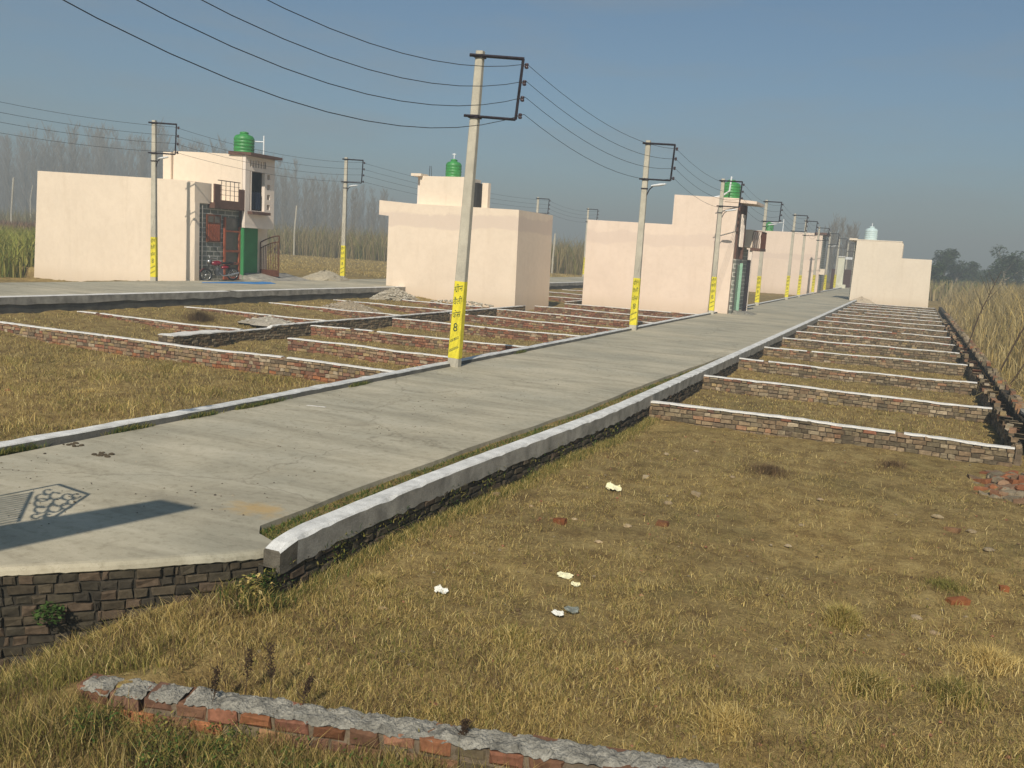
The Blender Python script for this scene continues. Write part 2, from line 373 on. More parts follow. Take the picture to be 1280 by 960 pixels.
# cross strip of paving in front of house 1 and pale ramp
# ------------------------------------------------------------------ brickwork
PAL = {'red': [(.25, .11, .065), (.21, .095, .06), (.28, .14, .085), (.19, .105, .07), (.27, .17, .105), (.31, .21, .135), (.16, .085, .055)],
       'tan': [(.26, .19, .115), (.22, .16, .10), (.29, .205, .12), (.19, .145, .095), (.27, .155, .09), (.36, .29, .20), (.16, .12, .08), (.30, .22, .11)],
       'orange': [(.29, .12, .055), (.23, .10, .05), (.19, .10, .06), (.27, .15, .08)],
       'dirty': [(.20, .155, .095), (.15, .12, .075), (.25, .20, .13), (.12, .095, .062), (.27, .20, .125), (.20, .14, .085)],
       'moss': [(.068, .054, .036), (.052, .044, .031), (.078, .062, .041), (.060, .050, .034), (.092, .066, .044), (.045, .038, .028)]}
def frust(mb, c, t, n_, L, D, H, dep, col, jit=.004, bev=.008, mi=0):
    """one brick: centre of outer face c, unit tangent t, outward normal n_, length L, height H"""
    c = np.array(c); t = np.array([t[0], t[1], 0]); n_ = np.array([n_[0], n_[1], 0]); z = np.array([0, 0, 1.])
    r = random.uniform(-.012, .012); t2 = t+z*r; z2 = z-t*r
    vs = []
    for (k, d) in ((1, -dep), (1, -bev), (0, 0)):
        a = L/2 - (0 if k else bev); h = H/2 - (0 if k else bev)
        for sx, sz in ((-1, -1), (1, -1), (1, 1), (-1, 1)):
            vs.append(c+t2*sx*a+z2*sz*h+n_*(d+random.uniform(-jit, jit))+t*random.uniform(-jit, jit)+z*random.uniform(-jit, jit))
    fs = [(8, 9, 10, 11)]
    for k in (0, 4):
        for j in range(4): fs.append((k+j, k+(j+1) % 4, k+4+(j+1) % 4, k+4+j))
    mb.add(vs, fs, col, mi)
def brick_face(mb, p0, p1, n_, zb, zt, pal, H=.083, L=.235, jit=.004, out=.006, miss=0, mossf=None, headers=.25, dep=.05):
    p0 = np.array(p0); p1 = np.array(p1); d = p1-p0; LEN = np.linalg.norm(d); t = d/LEN
    z_hi = max(zt(0), zt(1)); k = 0
    while True:
        ztop = -k*H
        s_ = -random.uniform(0, L)
        any_ = False
        while s_ < LEN:
            l = (L if random.random() > headers else .115)*random.uniform(.93, 1.05); a = max(s_, 0); b = min(s_+l, LEN); s_ += l+.008
            if b-a < .03: continue
            u = (a+b)/2/LEN; zc = zt(u)+ztop-H/2
            if zc < zb(u)-H: continue
            any_ = True
            if random.random() < miss: continue
            P_ = PAL[pal] if not mossf else PAL[mossf(u, k)]
            col = sc(random.choice(P_), random.uniform(.82, 1.18))
            c = p0+t*(a+b)/2
            frust(mb, (c[0]+n_[0]*random.uniform(-out, out), c[1]+n_[1]*random.uniform(-out, out), zc), t, n_, b-a-.006, 0, H-.012, dep, col, jit, .011 if pal == 'moss' else .008)
        k += 1
        if not any_ or k > 16: break
def core(mb, p0, p1, th, zb, zt, inset=.02, mi=1, side=None, n=12):
    p0 = np.array(p0); p1 = np.array(p1); d = p1-p0; t = d/np.linalg.norm(d); nn = np.array([t[1], -t[0]])
    for i in range(n):
        u0, u1 = i/n, (i+1)/n; a = p0+d*u0; b = p0+d*u1; w = th/2-inset
        mb.hexa([(*(a+nn*w), zb(u0)-.3), (*(b+nn*w), zb(u1)-.3), (*(b-nn*w), zb(u1)-.3), (*(a-nn*w), zb(u0)-.3),
                 (*(a+nn*w), zt(u0)-.006), (*(b+nn*w), zt(u1)-.006), (*(b-nn*w), zt(u1)-.006), (*(a-nn*w), zt(u0)-.006)], (.2, .15, .1), mi)
def rough_cap(mb, p0, p1, th, zt, thick=.025, over=.012, step=.14, jz=.006, je=.010, mi=0):
    p0 = np.array(p0); p1 = np.array(p1); d = p1-p0; L = np.linalg.norm(d); t = d/L; nn = np.array([t[1], -t[0]]); n = max(2, int(L/step))
    prev = None
    for i in range(n+1):
        u = i/n; c = p0+d*u; z = zt(u)+random.uniform(-jz, jz); w1 = th/2+over+random.uniform(-je, je); w2 = th/2+over+random.uniform(-je, je)
        dr = thick+random.uniform(0, thick*.8)
        cur = [(*(c+nn*w1), z-dr), (*(c+nn*(w1-.008)), z+thick*.4), (*c, z+thick*.55+random.uniform(-jz, jz)), (*(c-nn*(w2-.008)), z+thick*.4), (*(c-nn*w2), z-dr)]
        if prev and random.random() < .015 and 1 < i < n: pass
        elif prev: mb.add(prev+cur, [(j, j+1, j+6, j+5) for j in range(4)]+[], (.6,)*3, mi)
        else: mb.add(cur, [(0, 1, 2, 3, 4)], (.6,)*3, mi)
        prev = cur
    mb.add(prev, [(4, 3, 2, 1, 0)], (.6,)*3, mi)
def plot_wall(p0, p1, zt, label, pal, group, th=.125, mossf=None, both=True, step=.14, cm='white', name='plot_wall', zoff=.02):
    p0 = np.array(p0, float); p1 = np.array(p1, float); d = p1-p0; t = d/np.linalg.norm(d); nn = np.array([t[1], -t[0]])
    zb = lambda u: min(GZ(*(p0+d*u+nn*.2)), GZ(*(p0+d*u-nn*.2)))-.06
    a1, a2, ph = rnd(.004, .014), rnd(.003, .008), rnd(0, 6); zt_0 = zt
    zt = lambda u: zt_0(u)+a1*math.sin(4*u+ph)+a2*math.sin(17*u+2*ph)
    c0 = p0; root = empty(name, (float(c0[0]), float(c0[1]), float(zt(0))-.4), label, 'brick wall', group)
    mb = MB(); core(mb, p0, p1, th, zb, zt)
    bk = dict(mossf=mossf, H=.082, L=.205, headers=.5, out=.010, jit=.009)
    brick_face(mb, p0+nn*th/2, p1+nn*th/2, nn, zb, zt, pal, **bk)
    if both: brick_face(mb, p0-nn*th/2, p1-nn*th/2, -nn, zb, zt, pal, **bk)
    for pe, s_ in ((p0, -1), (p1, 1)): brick_face(mb, pe-nn*th*.45, pe+nn*th*.45, t*s_, zb, zt, pal)
    put(mb, 'brickwork', [M['brick'], M['mortar_mid']], root)
    mb = MB(); rough_cap(mb, p0, p1, th, lambda u: zt(u)+.004, step=step, thick=.014, jz=.005); put(mb, 'whitewashed_coping', M[cm], root)
    return root

ORD = ['nearest', 'second', 'third', 'fourth', 'fifth', 'sixth', 'seventh', 'eighth', 'ninth', 'tenth', 'eleventh', 'twelfth', 'thirteenth', 'fourteenth', 'fifteenth']
RY = [16.86, 21.65, 26.5, 31.3, 36.0, 40.45, 44.9, 49.9, 54.6, 59.2, 63.9, 68.6, 73.2, 77.9, 82.4]
for i, y in enumerate(RY):
    wv = random.uniform(-.02, .02)
    plot_wall((-4.36, y), (1.84, y+wv), lambda u, w=wv: -.03+.012*math.sin(5*u+i)+w*.3, '%s low brick wall with white top, counted from the near dry plot to the right of the road' % ORD[i],
              'tan', 'low walls between the plots right of the road', mossf=(lambda u, k: 'dirty' if random.random() < .45+.5*u else ('tan' if k else 'red')), step=.14 if i < 4 else .4)
# left of the road
def L_(y0, x0, x1, i, g, w0, n):
    plot_wall((x0, y0[0]), (x1, y0[1]), lambda u: -.03+.01*math.sin(7*u), '%s %s' % (n, w0), 'red', g,
              mossf=lambda u, k: 'tan' if random.random() < .25 else 'red', step=.16 if i < 3 else .4)
plot_wall((-24.1, 16.55), (-9.62, 16.6), lambda u: -.03+.012*math.sin(9*u), 'long brick wall with white top and pale weathered bricks, running from the upper road to the main road', 'tan', 'low walls between the plots left of the road',
          mossf=lambda u, k: 'orange' if (k >= 4 and random.random() < .7) else ('tan' if random.random() < .75 else 'red'))
AY = [(19.85, 19.95), (23.6, 23.7), (28.5, 28.6), (33.0, 33.1), (37.6, 37.7), (42.1, 42.2), (46.4, 46.5)]
for i, y in enumerate(AY): L_(y, -17.2 if i else -15.2, -9.62, i, 'low walls between the plots left of the road', 'red brick wall with white top joining the left kerb behind the long wall, counted from the camera', ORD[i])
BY = [(20.6, 20.6), (25.2, 25.2), (29.9, 29.9), (34.4, 34.4), (38.2, 38.2)]
for i, y in enumerate(BY): L_(y, -23.9, -17.45, i, 'low walls between the plots below the upper road', 'red brick wall with white top between the upper road and the middle wall, counted from the camera', ORD[i])
for i, y in enumerate([52.5, 58, 64, 70]): L_((y, y), -24.0, -17.45, 5, 'far low walls seen between the two peach houses', 'far low brick wall with white top in the gap between the two peach houses, counted from the near side', ORD[i])
plot_wall((-17.1, 17.35), (-17.2, 19.6), lambda u: .03, 'short thick brick stub with whitewashed top standing on the long wall', 'dirty', 'middle dividing walls', th=.5)
plot_wall((-17.3, 19.5), (-17.4, 41.2), lambda u: (-.02 if u < .1 else .05)-.06*u, 'dark brick dividing wall with white top running towards the second peach house', 'dirty', 'middle dividing walls')
plot_wall((-17.35, 46.9), (-17.35, 70), lambda u: .03, 'dividing wall end with white top showing between the two peach houses', 'dirty', 'middle dividing walls', step=.5)

# upper road edge: plastered retaining wall
root = empty('road_edge_wall', (-24.7, 0, 0), 'grey plastered retaining wall with dark stained face holding up the upper road on the left', 'retaining wall')
mb = MB(); p = None
for y in np.arange(0, 120, .5 if True else 1):
    j = rnd(-.015, .015); cur = [(-24.36+j, y, -.5), (-24.33+j*.5, y, .17+rnd(-.05, .05)), (-24.30, y, .20+rnd(-.03, .03)), (-24.30+j*.3, y, .43)]
    if p: mb.add(p+cur, [(0, 4, 5, 1), (1, 5, 6, 2)], mi=1); mb.add(p+cur, [(2, 6, 7, 3)], mi=0)
    p = cur
put(mb, 'plastered_face', [M['plaster'], M['plaster_dark']], root)
mb = MB(); rough_cap(mb, (-24.53, 0), (-24.53, 120), .44, lambda u: .428, .012, .0, .4); put(mb, 'whitewashed_coping', M['white'], root)

# left kerb of main road
root = empty('left_kerb', (-9.5, 16, 0), 'whitewashed kerb with dark grey inner side along the left edge of the main road', 'kerb')
mb = MB(); p = None
LKX = lambda y: -9.36 - .22*float(sstep((12-y)/9)) 
for y in list(np.arange(-1, 40, .22))+list(np.arange(40, 168, 2)):
    x = LKX(y); j = rnd(-.008, .008); t = .085+rnd(-.005, .005)
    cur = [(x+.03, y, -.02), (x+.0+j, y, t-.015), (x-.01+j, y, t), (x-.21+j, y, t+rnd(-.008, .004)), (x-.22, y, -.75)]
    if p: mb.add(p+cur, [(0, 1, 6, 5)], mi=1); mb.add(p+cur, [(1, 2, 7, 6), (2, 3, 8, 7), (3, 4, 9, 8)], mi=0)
    p = cur
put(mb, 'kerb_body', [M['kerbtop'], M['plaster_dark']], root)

# right kerb: whitewashed top, grey plaster side, dark bricks below
KT = lambda y: .12
XO = lambda y: -4.35 - .30*float(sstep((15.5-y)/8))
XOa = lambda y: -4.35 - .30*sstep((15.5-y)/8)
root = empty('right_kerb', (-4.8, 6, 0), 'long whitewashed kerb wall with grey plaster side and dark bricks beneath on the right of the road', 'kerb')
mb = MB(); p = None
KY = list(np.arange(6.0, 34, .12))+list(np.arange(34, 86.8, 1.5)); sj = sk = 0
for i, y in enumerate(KY):
    sj = .75*sj+rnd(-.0025, .0025); sk = .75*sk+rnd(-.003, .003); tp = min(1, .72+(y-6.0)/1.2); t = KT(y)*tp; j = sj; k = sk
    w = .205*(.78+.22*min(1, (y-6.0)/.6)); X_ = XO(y)
    e_ = .05*(i == 0); t -= .03*(i == 0)
    ch = rnd(.005, .02)*(random.random() < .2)
    cur = [(X_-w, y, -.3), (X_-w+j, y, t-.02), (X_-w+.015+j, y, t+k*.5), (X_+.0-ch+k, y, t+k*.4), (X_+.015+k, y, t-.018-ch), (X_+.01+k*.6, y, t-.23+rnd(-.025, .025)), (X_-.02, y, t-.24)]
    if p:
        mb.add(p+cur, [(1, 8, 9, 2), (2, 9, 10, 3), (3, 10, 11, 4)], mi=0); mb.add(p+cur, [(0, 7, 8, 1), (4, 11, 12, 5), (5, 12, 13, 6)], mi=1 if y > 6.3 else 2)
    else: mb.add(cur, [tuple(range(7))], mi=2)
    p = cur
put(mb, 'plaster_coping', [M['kerbtop'], M['plaster'], M['kerb_end']], root)
mb = MB(); zb = lambda u: GZ(-4.2, 5.7+u*81)-.1
KS = [6.0, 7.5, 9, 10.5, 12, 13.5, 15.5, 40]
for a_, b_2 in zip(KS[:-1], KS[1:]):
    pa, pb = (XO(a_), a_), (XO(b_2), b_2)
    core(mb, (pa[0]-.12, a_), (pb[0]-.12, b_2), .24, lambda u, a_=a_: GZ(-4.2, a_)-.2, lambda u: -.10, .03, 1, n=4)
    tv = np.array(pb)-np.array(pa); tv = tv/np.linalg.norm(tv)
    brick_face(mb, pa, pb, (tv[1], -tv[0]), lambda u, pa=pa, pb=pb: GZ(pa[0]+(pb[0]-pa[0])*u+.2, pa[1]+(pb[1]-pa[1])*u)-.1, lambda u: -.09, 'moss', out=.018, jit=.009, L=.2, headers=.4)
core(mb, (-4.49, 40), (-4.49, 86.8), .24, zb, lambda u: -.08, .02, 1, n=40)
brick_face(mb, (XO(6.0)-.225, 6.0), (XO(6.0), 6.0), (0, -1), lambda u: -.6, lambda u: -.09, 'moss', jit=.009)
brick_face(mb, (-4.36, 40), (-4.36, 86.8), (1, 0), lambda u: -.5, lambda u: -.06, 'dirty')
put(mb, 'brick_base', [M['brick'], M['mortar_dark']], root)

# near retaining wall of the road end
root = empty('retaining_wall', (-6.3, 4.6, -.8), 'dark mossy brick retaining wall under the near end of the concrete road', 'retaining wall')
mb = MB(); FB = [(-12.6, -1.6), (-9.6, 1.35), (-8.0, 2.95), (-6.27, 4.65), (-5.74, 5.13), (-5.35, 5.53), (-5.05, 5.86), (-4.84, 6.12), (-4.74, 6.35)]
for a, b in zip(FB[:-1], FB[1:]):
    a = np.array(a); b = np.array(b); t = (b-a)/np.linalg.norm(b-a); nn = np.array([t[1], -t[0]]); a = a-nn*.01; b = b-nn*.01
    zbf = lambda u, a=a, b=b, nn=nn: GZ(*(a+(b-a)*u+nn*.25))-.15
    core(mb, a-nn*.12, b-nn*.12, .24, zbf, lambda u: -.06, .022, 1, n=3)
    brick_face(mb, a, b, nn, zbf, lambda u: -.075, 'moss', H=.085, L=.20, out=.018, jit=.008, headers=.45,
               mossf=lambda u, k: 'moss')
put(mb, 'brickwork', [M['brick'], M['mortar_dark']], root)

# foreground wall: rough bricks with cement bed
A0 = np.array(at_z(92, 858, -.36)[:2]); A1 = np.array(at_z(900, 978, -.36)[:2]); d = A1-A0; LEN = np.linalg.norm(d); t = d/LEN; nn = np.array([t[1], -t[0]])
root = empty('foreground_wall', (float(A0[0]), float(A0[1]), -.6), 'half buried low wall of orange bricks topped with rough grey cement in the foreground grass', 'brick wall')
mb = MB(); th = .24; mid0 = A0-nn*th/2; mid1 = A1-nn*th/2
core(mb, mid0+t*.5, mid1, th, lambda u: -.9, lambda u: -.38, .02, 1)
s_ = 0; first = True
while s_ < LEN:      # top course, bricks laid on edge through the wall, some proud
    l = rnd(.20, .245); c = A0+t*(s_+l/2)
    if s_ < .5 or random.random() > .06:
        col = sc(random.choice(PAL['orange'] if random.random() < .5 else PAL['red']+PAL['red']+PAL['dirty']), rnd(.6, 1.0))
        frust(mb, (c[0]+nn[0]*rnd(-.012, .02), c[1]+nn[1]*rnd(-.012, .02), -.42+rnd(-.01, .01)), t, nn, l-.014, 0, rnd(.082, .10), .2, col, .011, .018)
        frust(mb, (c[0]-nn[0]*(th+rnd(-.01, .01)), c[1]-nn[1]*th, -.42+rnd(-.01, .01)), -t, -nn, l-.014, 0, rnd(.08, .1), .1, col, .011, .018)
    s_ += l+.012
brick_face(mb, A0+t*.28, A1, nn, lambda u: -.85, lambda u: -.475, 'tan', out=.016, jit=.012, mossf=lambda u, k: random.choice(['orange', 'dirty', 'red', 'red']))
put(mb, 'brickwork', [M['brick'], M['mortar']], root)
mb = MB(); NS = 220; NW = 9; g = []          # lumpy cement bed
for i in range(NS+1):
    u = i/NS; row = []
    for j in range(NW+1):
        w = j/NW; c = A0+d*u-nn*(w*(th-.01)); 
        e = min(w, 1-w)*2; blk = .030*abs(math.sin(u*LEN/.245*math.pi))
        z = -.382+.024*min(1, e*2.5)+rnd(-.009, .009)+.010*math.sin(u*37+w*5)*math.sin(u*91)+blk*.4
        if u*LEN < .6: z -= .008
        row.append((c[0]+rnd(-.006, .006), c[1]+rnd(-.006, .006), z))
    g.append(row)
for i in range(NS):
    if (i/NS*LEN) % .25 < .025 and i/NS*LEN < .8: continue
    for j in range(NW): mb.add([g[i][j], g[i+1][j], g[i+1][j+1], g[i][j+1]], [(0, 1, 2, 3)])
put(mb, 'cement_bed', M['cement'], root)

# right boundary: two thin broken walls with a dark gap between
root = empty('boundary_wall', (1.9, 16, -.4), 'broken double boundary wall of loose bricks along the right end of the plots', 'brick wall')
mb = MB(); 
def zinner(u): return -.03+.05*math.sin(60*u)*(random.random() < .5)
core(mb, (1.93, 17.0), (1.93, 85), .115, lambda u: -.4, lambda u: -.06, .01, 1, n=40)
brick_face(mb, (1.87, 85), (1.87, 17.0), (-1, 0), lambda u: -.45, lambda u: -.02, 'dirty', out=.02, miss=.03)
brick_face(mb, (1.99, 17.0), (1.99, 45), (1, 0), lambda u: -.45, lambda u: -.02, 'dirty', out=.02, miss=.03)
brick_face(mb, (1.87, 17.0), (1.99, 17.0), (0, -1), lambda u: -.45, lambda u: -.02, 'dirty')
for y in np.arange(17.1, 60, .24):
    for rep in range(2):
        if random.random() < (.75 if y < 26 else .55):
            c = sc(random.choice(PAL[random.choice(['tan', 'dirty', 'tan', 'dirty', 'orange'])]), rnd(.8, 1.2)); a = rnd(-.3, .3)+1.57*(random.random() < .3)
            frust(mb, (1.93+rnd(-.03, .06), y, .01+.075*rep+rnd(0, .02)), (math.cos(a+1.57), math.sin(a+1.57)), (math.sin(a+1.57), -math.cos(a+1.57)), .22, 0, .075, .11, c, .006)
        else: break
put(mb, 'inner_brickwork', [M['brick'], M['mortar']], root)
mb = MB(); core(mb, (2.33, 16.0), (2.33, 85), .23, lambda u: -.4, lambda u: .05, .01, 1, n=60)
brick_face(mb, (2.215, 85), (2.215, 16.0), (-1, 0), lambda u: -.45, lambda u: .06, 'moss', out=.02)
brick_face(mb, (2.215, 16.0), (2.44, 16.0), (0, -1), lambda u: -.45, lambda u: .06, 'tan', out=.02)
for y in np.arange(16.1, 70, .25):
    if random.random() < .7:
        for x in (2.26, 2.39):
            if random.random() < .8: mb.box(x-.055, x+.055, y-.1, y+.1+rnd(0, .02), .04, .11+rnd(0, .07)*(y > 20), sc(random.choice(PAL[random.choice(['tan', 'dirty', 'dirty', 'orange'])]), rnd(.8, 1.2)))
put(mb, 'outer_brickwork', [M['brick'], M['mortar_dark']], root)
mb = MB(); rough_cap(mb, (2.34, 16.3), (2.34, 20.6), .2, lambda u: .135, .02, .0, .2, .008, .02); put(mb, 'cement_top', M['cement'], root)

# ------------------------------------------------------------------ text
def text_mb(body, size, font=None):
    cu = bpy.data.curves.new('t', 'FONT'); cu.body = body; cu.size = size; cu.align_x = 'CENTER'
    o = bpy.data.objects.new('t', cu); COL.objects.link(o)
    dg = bpy.context.evaluated_depsgraph_get(); me = bpy.data.meshes.new_from_object(o.evaluated_get(dg))
    vs = [tuple(v.co) for v in me.vertices]; fs = [tuple(p.vertices) for p in me.polygons]
    bpy.data.objects.remove(o); bpy.data.meshes.remove(me); return vs, fs

# ------------------------------------------------------------------ electric poles (built at origin, faces -y)
TURN = math.atan2(.30, .95)     # brackets reach out to the right of the pole
def make_pole(lamp, label, bright=True):
    root = empty('electric_pole', (0, 0, 0), label, 'electric pole', 'concrete electric poles')
    mb = MB(); 
    def ring(z, w, dp): c = .018; return [(-w+c, -dp, z), (w-c, -dp, z), (w, -dp+c, z), (w, dp-c, z), (w-c, dp, z), (-w+c, dp, z), (-w, dp-c, z), (-w, -dp+c, z)]
    H_ = 6.87; W0, W1, D0, D1 = .135, .085, .10, .07
    W = lambda z: W0+(W1-W0)*max(z, 0)/H_; D = lambda z: D0+(D1-D0)*max(z, 0)/H_
    def col(z0, z1, e=0, cap=True, n=1):
        m = MB(); rs = [ring(z0+(z1-z0)*i/n, W(z0+(z1-z0)*i/n)+e, D(z0+(z1-z0)*i/n)+e) for i in range(n+1)]
        vs = sum(rs, []); fs = []
        for i in range(n):
            for j in range(8): fs.append((i*8+j, i*8+(j+1) % 8, (i+1)*8+(j+1) % 8, (i+1)*8+j))
        if cap: fs.append(tuple(n*8+j for j in range(8))); fs.append(tuple(range(8))[::-1])
        m.add(vs, fs); return m
    col(-.6, H_, n=6).build('shaft', M['pole'], root)
    band = col(.20, 1.93, .003).build('yellow_band', M['yellow'], root)
    tm = MB()
    z = 1.70
    for body, s_, dz in (('\u0917\u0940\u0928', .17, .28), ('\u0935\u0948\u0932\u0940', .17, .30), ('\u092b\u0947\u0938', .17, .28)):
        vs, fs = text_mb(body, s_)
        xs = [v[0] for v in vs] or [0]; wd = (max(xs)-min(xs)) or 1; cx = (max(xs)+min(xs))/2; k = min(1.15, .205/wd)
        tm = MB(); tm.add([((v[0]-cx)*k, -(D(z)+.0055), z+v[1]*1.15+(v[0]-cx)*.22) for v in vs], fs)
        if body.startswith('\u0917'): tm.add([(-.07, -(D(z)+.0055), z-.005), (-.035, -(D(z)+.0055), z+.03), (-.03, -(D(z)+.0055), z+.015), (-.06, -(D(z)+.0055), z-.02)], [(3, 2, 1, 0)])
        tm.build('lettering', M['ink'], band); z -= dz
    tm = MB(); vs, fs = text_mb('8', .27); xs = [v[0] for v in vs]; cx = (max(xs)+min(xs))/2; z -= .03
    tm.add([((v[0]-cx)*.85, -(D(z)+.0055), z+v[1]) for v in vs], fs); tm.build('lettering', M['ink'], band)
    for zz in (.60, .38):
        tm = MB()
        for rw in (0,):
            x = -.10
            while x < .10:
                w = rnd(.008, .02); h = rnd(.03, .05); y_ = -(D(zz)+.0055); sl = .55
                tm.add([(x, y_, zz+x*sl), (x+w, y_, zz+(x+w)*sl), (x+w, y_, zz+(x+w)*sl+h), (x, y_, zz+x*sl+h)], [(0, 1, 2, 3)]); x += w+.012
            tm.add([(-.10, -(D(zz)+.0055), zz+.05-.10*.55), (.10, -(D(zz)+.0055), zz+.05+.10*.55), (.10, -(D(zz)+.0055), zz+.058+.10*.55), (-.10, -(D(zz)+.0055), zz+.058-.10*.55)], [(0, 1, 2, 3)]); tm.build('lettering', M['ink'], band)
    ct, st = math.cos(TURN), math.sin(TURN)
    def br(x, z, off=0): return (x*ct-off*st, x*st+off*ct-.10, z)
    mb = MB()
    def bar(a, b, r=.028):
        mb.tube([a, b], r, 4)
    bar(br(-.18, 6.76), br(1.0, 6.76), .036); bar(br(-.2, 5.50), br(.93, 5.50), .03); bar(br(.98, 6.76), br(.93, 5.50), .034)
    for zz in (6.76, 5.50): mb.box(-W(zz)-.02, W(zz)+.02, -D(zz)-.03, D(zz)+.03, zz-.035, zz+.035)
    fr = mb.build('bracket', M['steel'], root)
    for zz in (6.62, 6.27, 5.94, 5.58):
        mb = MB(); x = .93+.05*(zz-5.5)/1.26+.09; c = br(x, zz)
        mb.lathe([(.012, c[2]-.06), (.04, c[2]-.05), (.045, c[2]-.02), (.025, c[2]), (.045, c[2]+.02), (.04, c[2]+.05), (.012, c[2]+.06)], c[0], c[1], 10)
        mb.tube([br(x-.12, zz), br(x+.03, zz)], .014, 6); mb.build('insulator', M['porcelain'], root, True)
    if lamp:
        mb = MB(); z0 = lamp
        mb.tube([(W(z0), -.02, z0-.32), (W(z0)+.10, -.05, z0-.10), (W(z0)+.22, -.08, z0)], .02, 6); mb.box(-W(z0)-.015, W(z0)+.015, -D(z0)-.02, D(z0)+.02, z0-.10, z0-.06)
        la = mb.build('lamp_arm', M['steel'], root)
        mb = MB()
        pr = [(.16, .03), (.26, .055), (.5, .065), (.66, .05), (.74, .02)]
        rs = []
        for (x, r) in pr: 
            c = np.array((x+W(z0), -.06-.25*x, z0+.02+.12*(x-.16))); rs.append([tuple(c+np.array((0, math.cos(a)*r*1.2, math.sin(a)*r*.75))) for a in np.linspace(0, 2*math.pi, 9)[:-1]])
        vs = sum(rs, []); fs = [(i*8+j, i*8+(j+1) % 8, (i+1)*8+(j+1) % 8, (i+1)*8+j) for i in range(4) for j in range(8)]+[tuple(range(8)), tuple(32+j for j in range(8))]
        mb.add(vs, fs); mb.build('lamp_head', M['lampw'], root, True)
    return root
def copy_tree(o, parent=None):
    c = o.copy(); COL.objects.link(c); c.parent = parent
    for ch in o.children: copy_tree(ch, c)
    return c
plainp = make_pole(None, 'nearest concrete electric pole, leaning slightly right, with yellow painted foot beside the left kerb')
lampp = make_pole(5.25, 'concrete electric pole with white street lamp in front of the third peach house')
plainp.location = (-9.30, 18.15, 0); plainp.rotation_euler = (0, R(2.1), 0)
# offsets give each pole its own place and slight lean
main_poles = [(-9.33, 32.6, 1, None), (-9.36, 47.0, 1, 'pole at the corner of the third peach house, green tank beside its top'),
              (-9.30, 61.5, 1, 'pole standing between the third peach house balcony and the far row of houses'),
              (-9.28, 76.5, 0, 'leftmost of the four close poles before the far peach wall'),
              (-9.35, 85.5, 0, 'second of the poles standing before the far peach wall, next to the small green tank'),
              (-9.45, 99.0, 0, 'last pole before the end of the far peach wall'),
              (-9.5, 113.0, 1, 'pole just beyond the far peach wall, left of the road end'),
              (-9.7, 130.0, 0, 'pole at the far end of the road beside the white gate pillar'),
              (-9.8, 150.0, 0, 'smallest and farthest pole at the end of the road')]
pl = [(-9.06, 18.15, 0)]
first_l = True
for (x, y, lm, lab) in main_poles:
    if lm and first_l: o = lampp; first_l = False
    else: o = copy_tree(lampp if lm else plainp)
    o.location = (x, y, 0); 
    if lab: o['label'] = lab
    o.rotation_euler = (rnd(-.008, .008), rnd(-.006, .006), R(rnd(-4, 4))); pl.append((x, y, 0))
up = [(-30.45, 30.2, .38, 'pole with small lamp standing against the blank wall of the first peach house', 1),
      (-30.1, 44.1, .42, 'pole with lamp standing alone on the upper road between the first and second peach houses', 1),
      (-30.4, 73.6, .42, 'pole top with bracket peeping over the roof of the second peach house', 0),
      (-30.8, 88.0, .42, 'pole half hidden behind the left edge of the third peach house', 0)]
ul = [(-30.2, 15.5, .4)]
for (x, y, z, lab, lm) in up:
    o = copy_tree(lampp if lm else plainp); o.location = (x, y, z); o['label'] = lab; o.rotation_euler = (0, 0, R(12)); ul.append((x, y, z))
o = copy_tree(plainp); o.rotation_euler = (0, 0, 0); o.location = (-9.05, 3.9, -.1); o['label'] = 'pole beside the near end of the road, outside the left edge of the view'
o = copy_tree(plainp); o.rotation_euler = (0, 0, 0); o.location = (-30.2, 15.5, .4); o['label'] = 'pole on the upper road outside the left edge of the view'
def wire(pts, zl, idx, side, lab, group, sags, cx):
    P = []
    for a, b, sg in zip(pts[:-1], pts[1:], sags):
        for i in range(14):
            t_ = i/14; P.append((a[0]+(b[0]-a[0])*t_, a[1]+(b[1]-a[1])*t_, a[2]+(b[2]-a[2])*t_+zl-4*sg*t_*(1-t_)))
    P.append((pts[-1][0], pts[-1][1], pts[-1][2]+zl))
    mb = MB(); mb.tube([(p[0]+cx, p[1]+cx*.32-.1, p[2]) for p in P], .0065, 4); o = mb.build('overhead_wire', M['wire'], loc=None)
    tag(o, lab, 'wire', group)
NM = ['topmost', 'second highest', 'third highest', 'lowest']
for i, zl in enumerate((6.62, 6.27, 5.94, 5.58)):
    wire([(-9.05, 3.9, -.1)]+pl[:1]+pl[1:], zl, i, 0, '%s of the four black wires strung along the main road poles' % NM[i], 'wires along the main road', [.90+.04*i]+[.40+.03*i]*len(pl), 1.02+.0*i)
for i, zl in enumerate((6.62, 6.27, 5.94, 5.58)):
    wire(ul, zl, i, 0, '%s of the four thin wires along the upper road at the left' % NM[i], 'wires along the upper road', [.35]*6, .95)

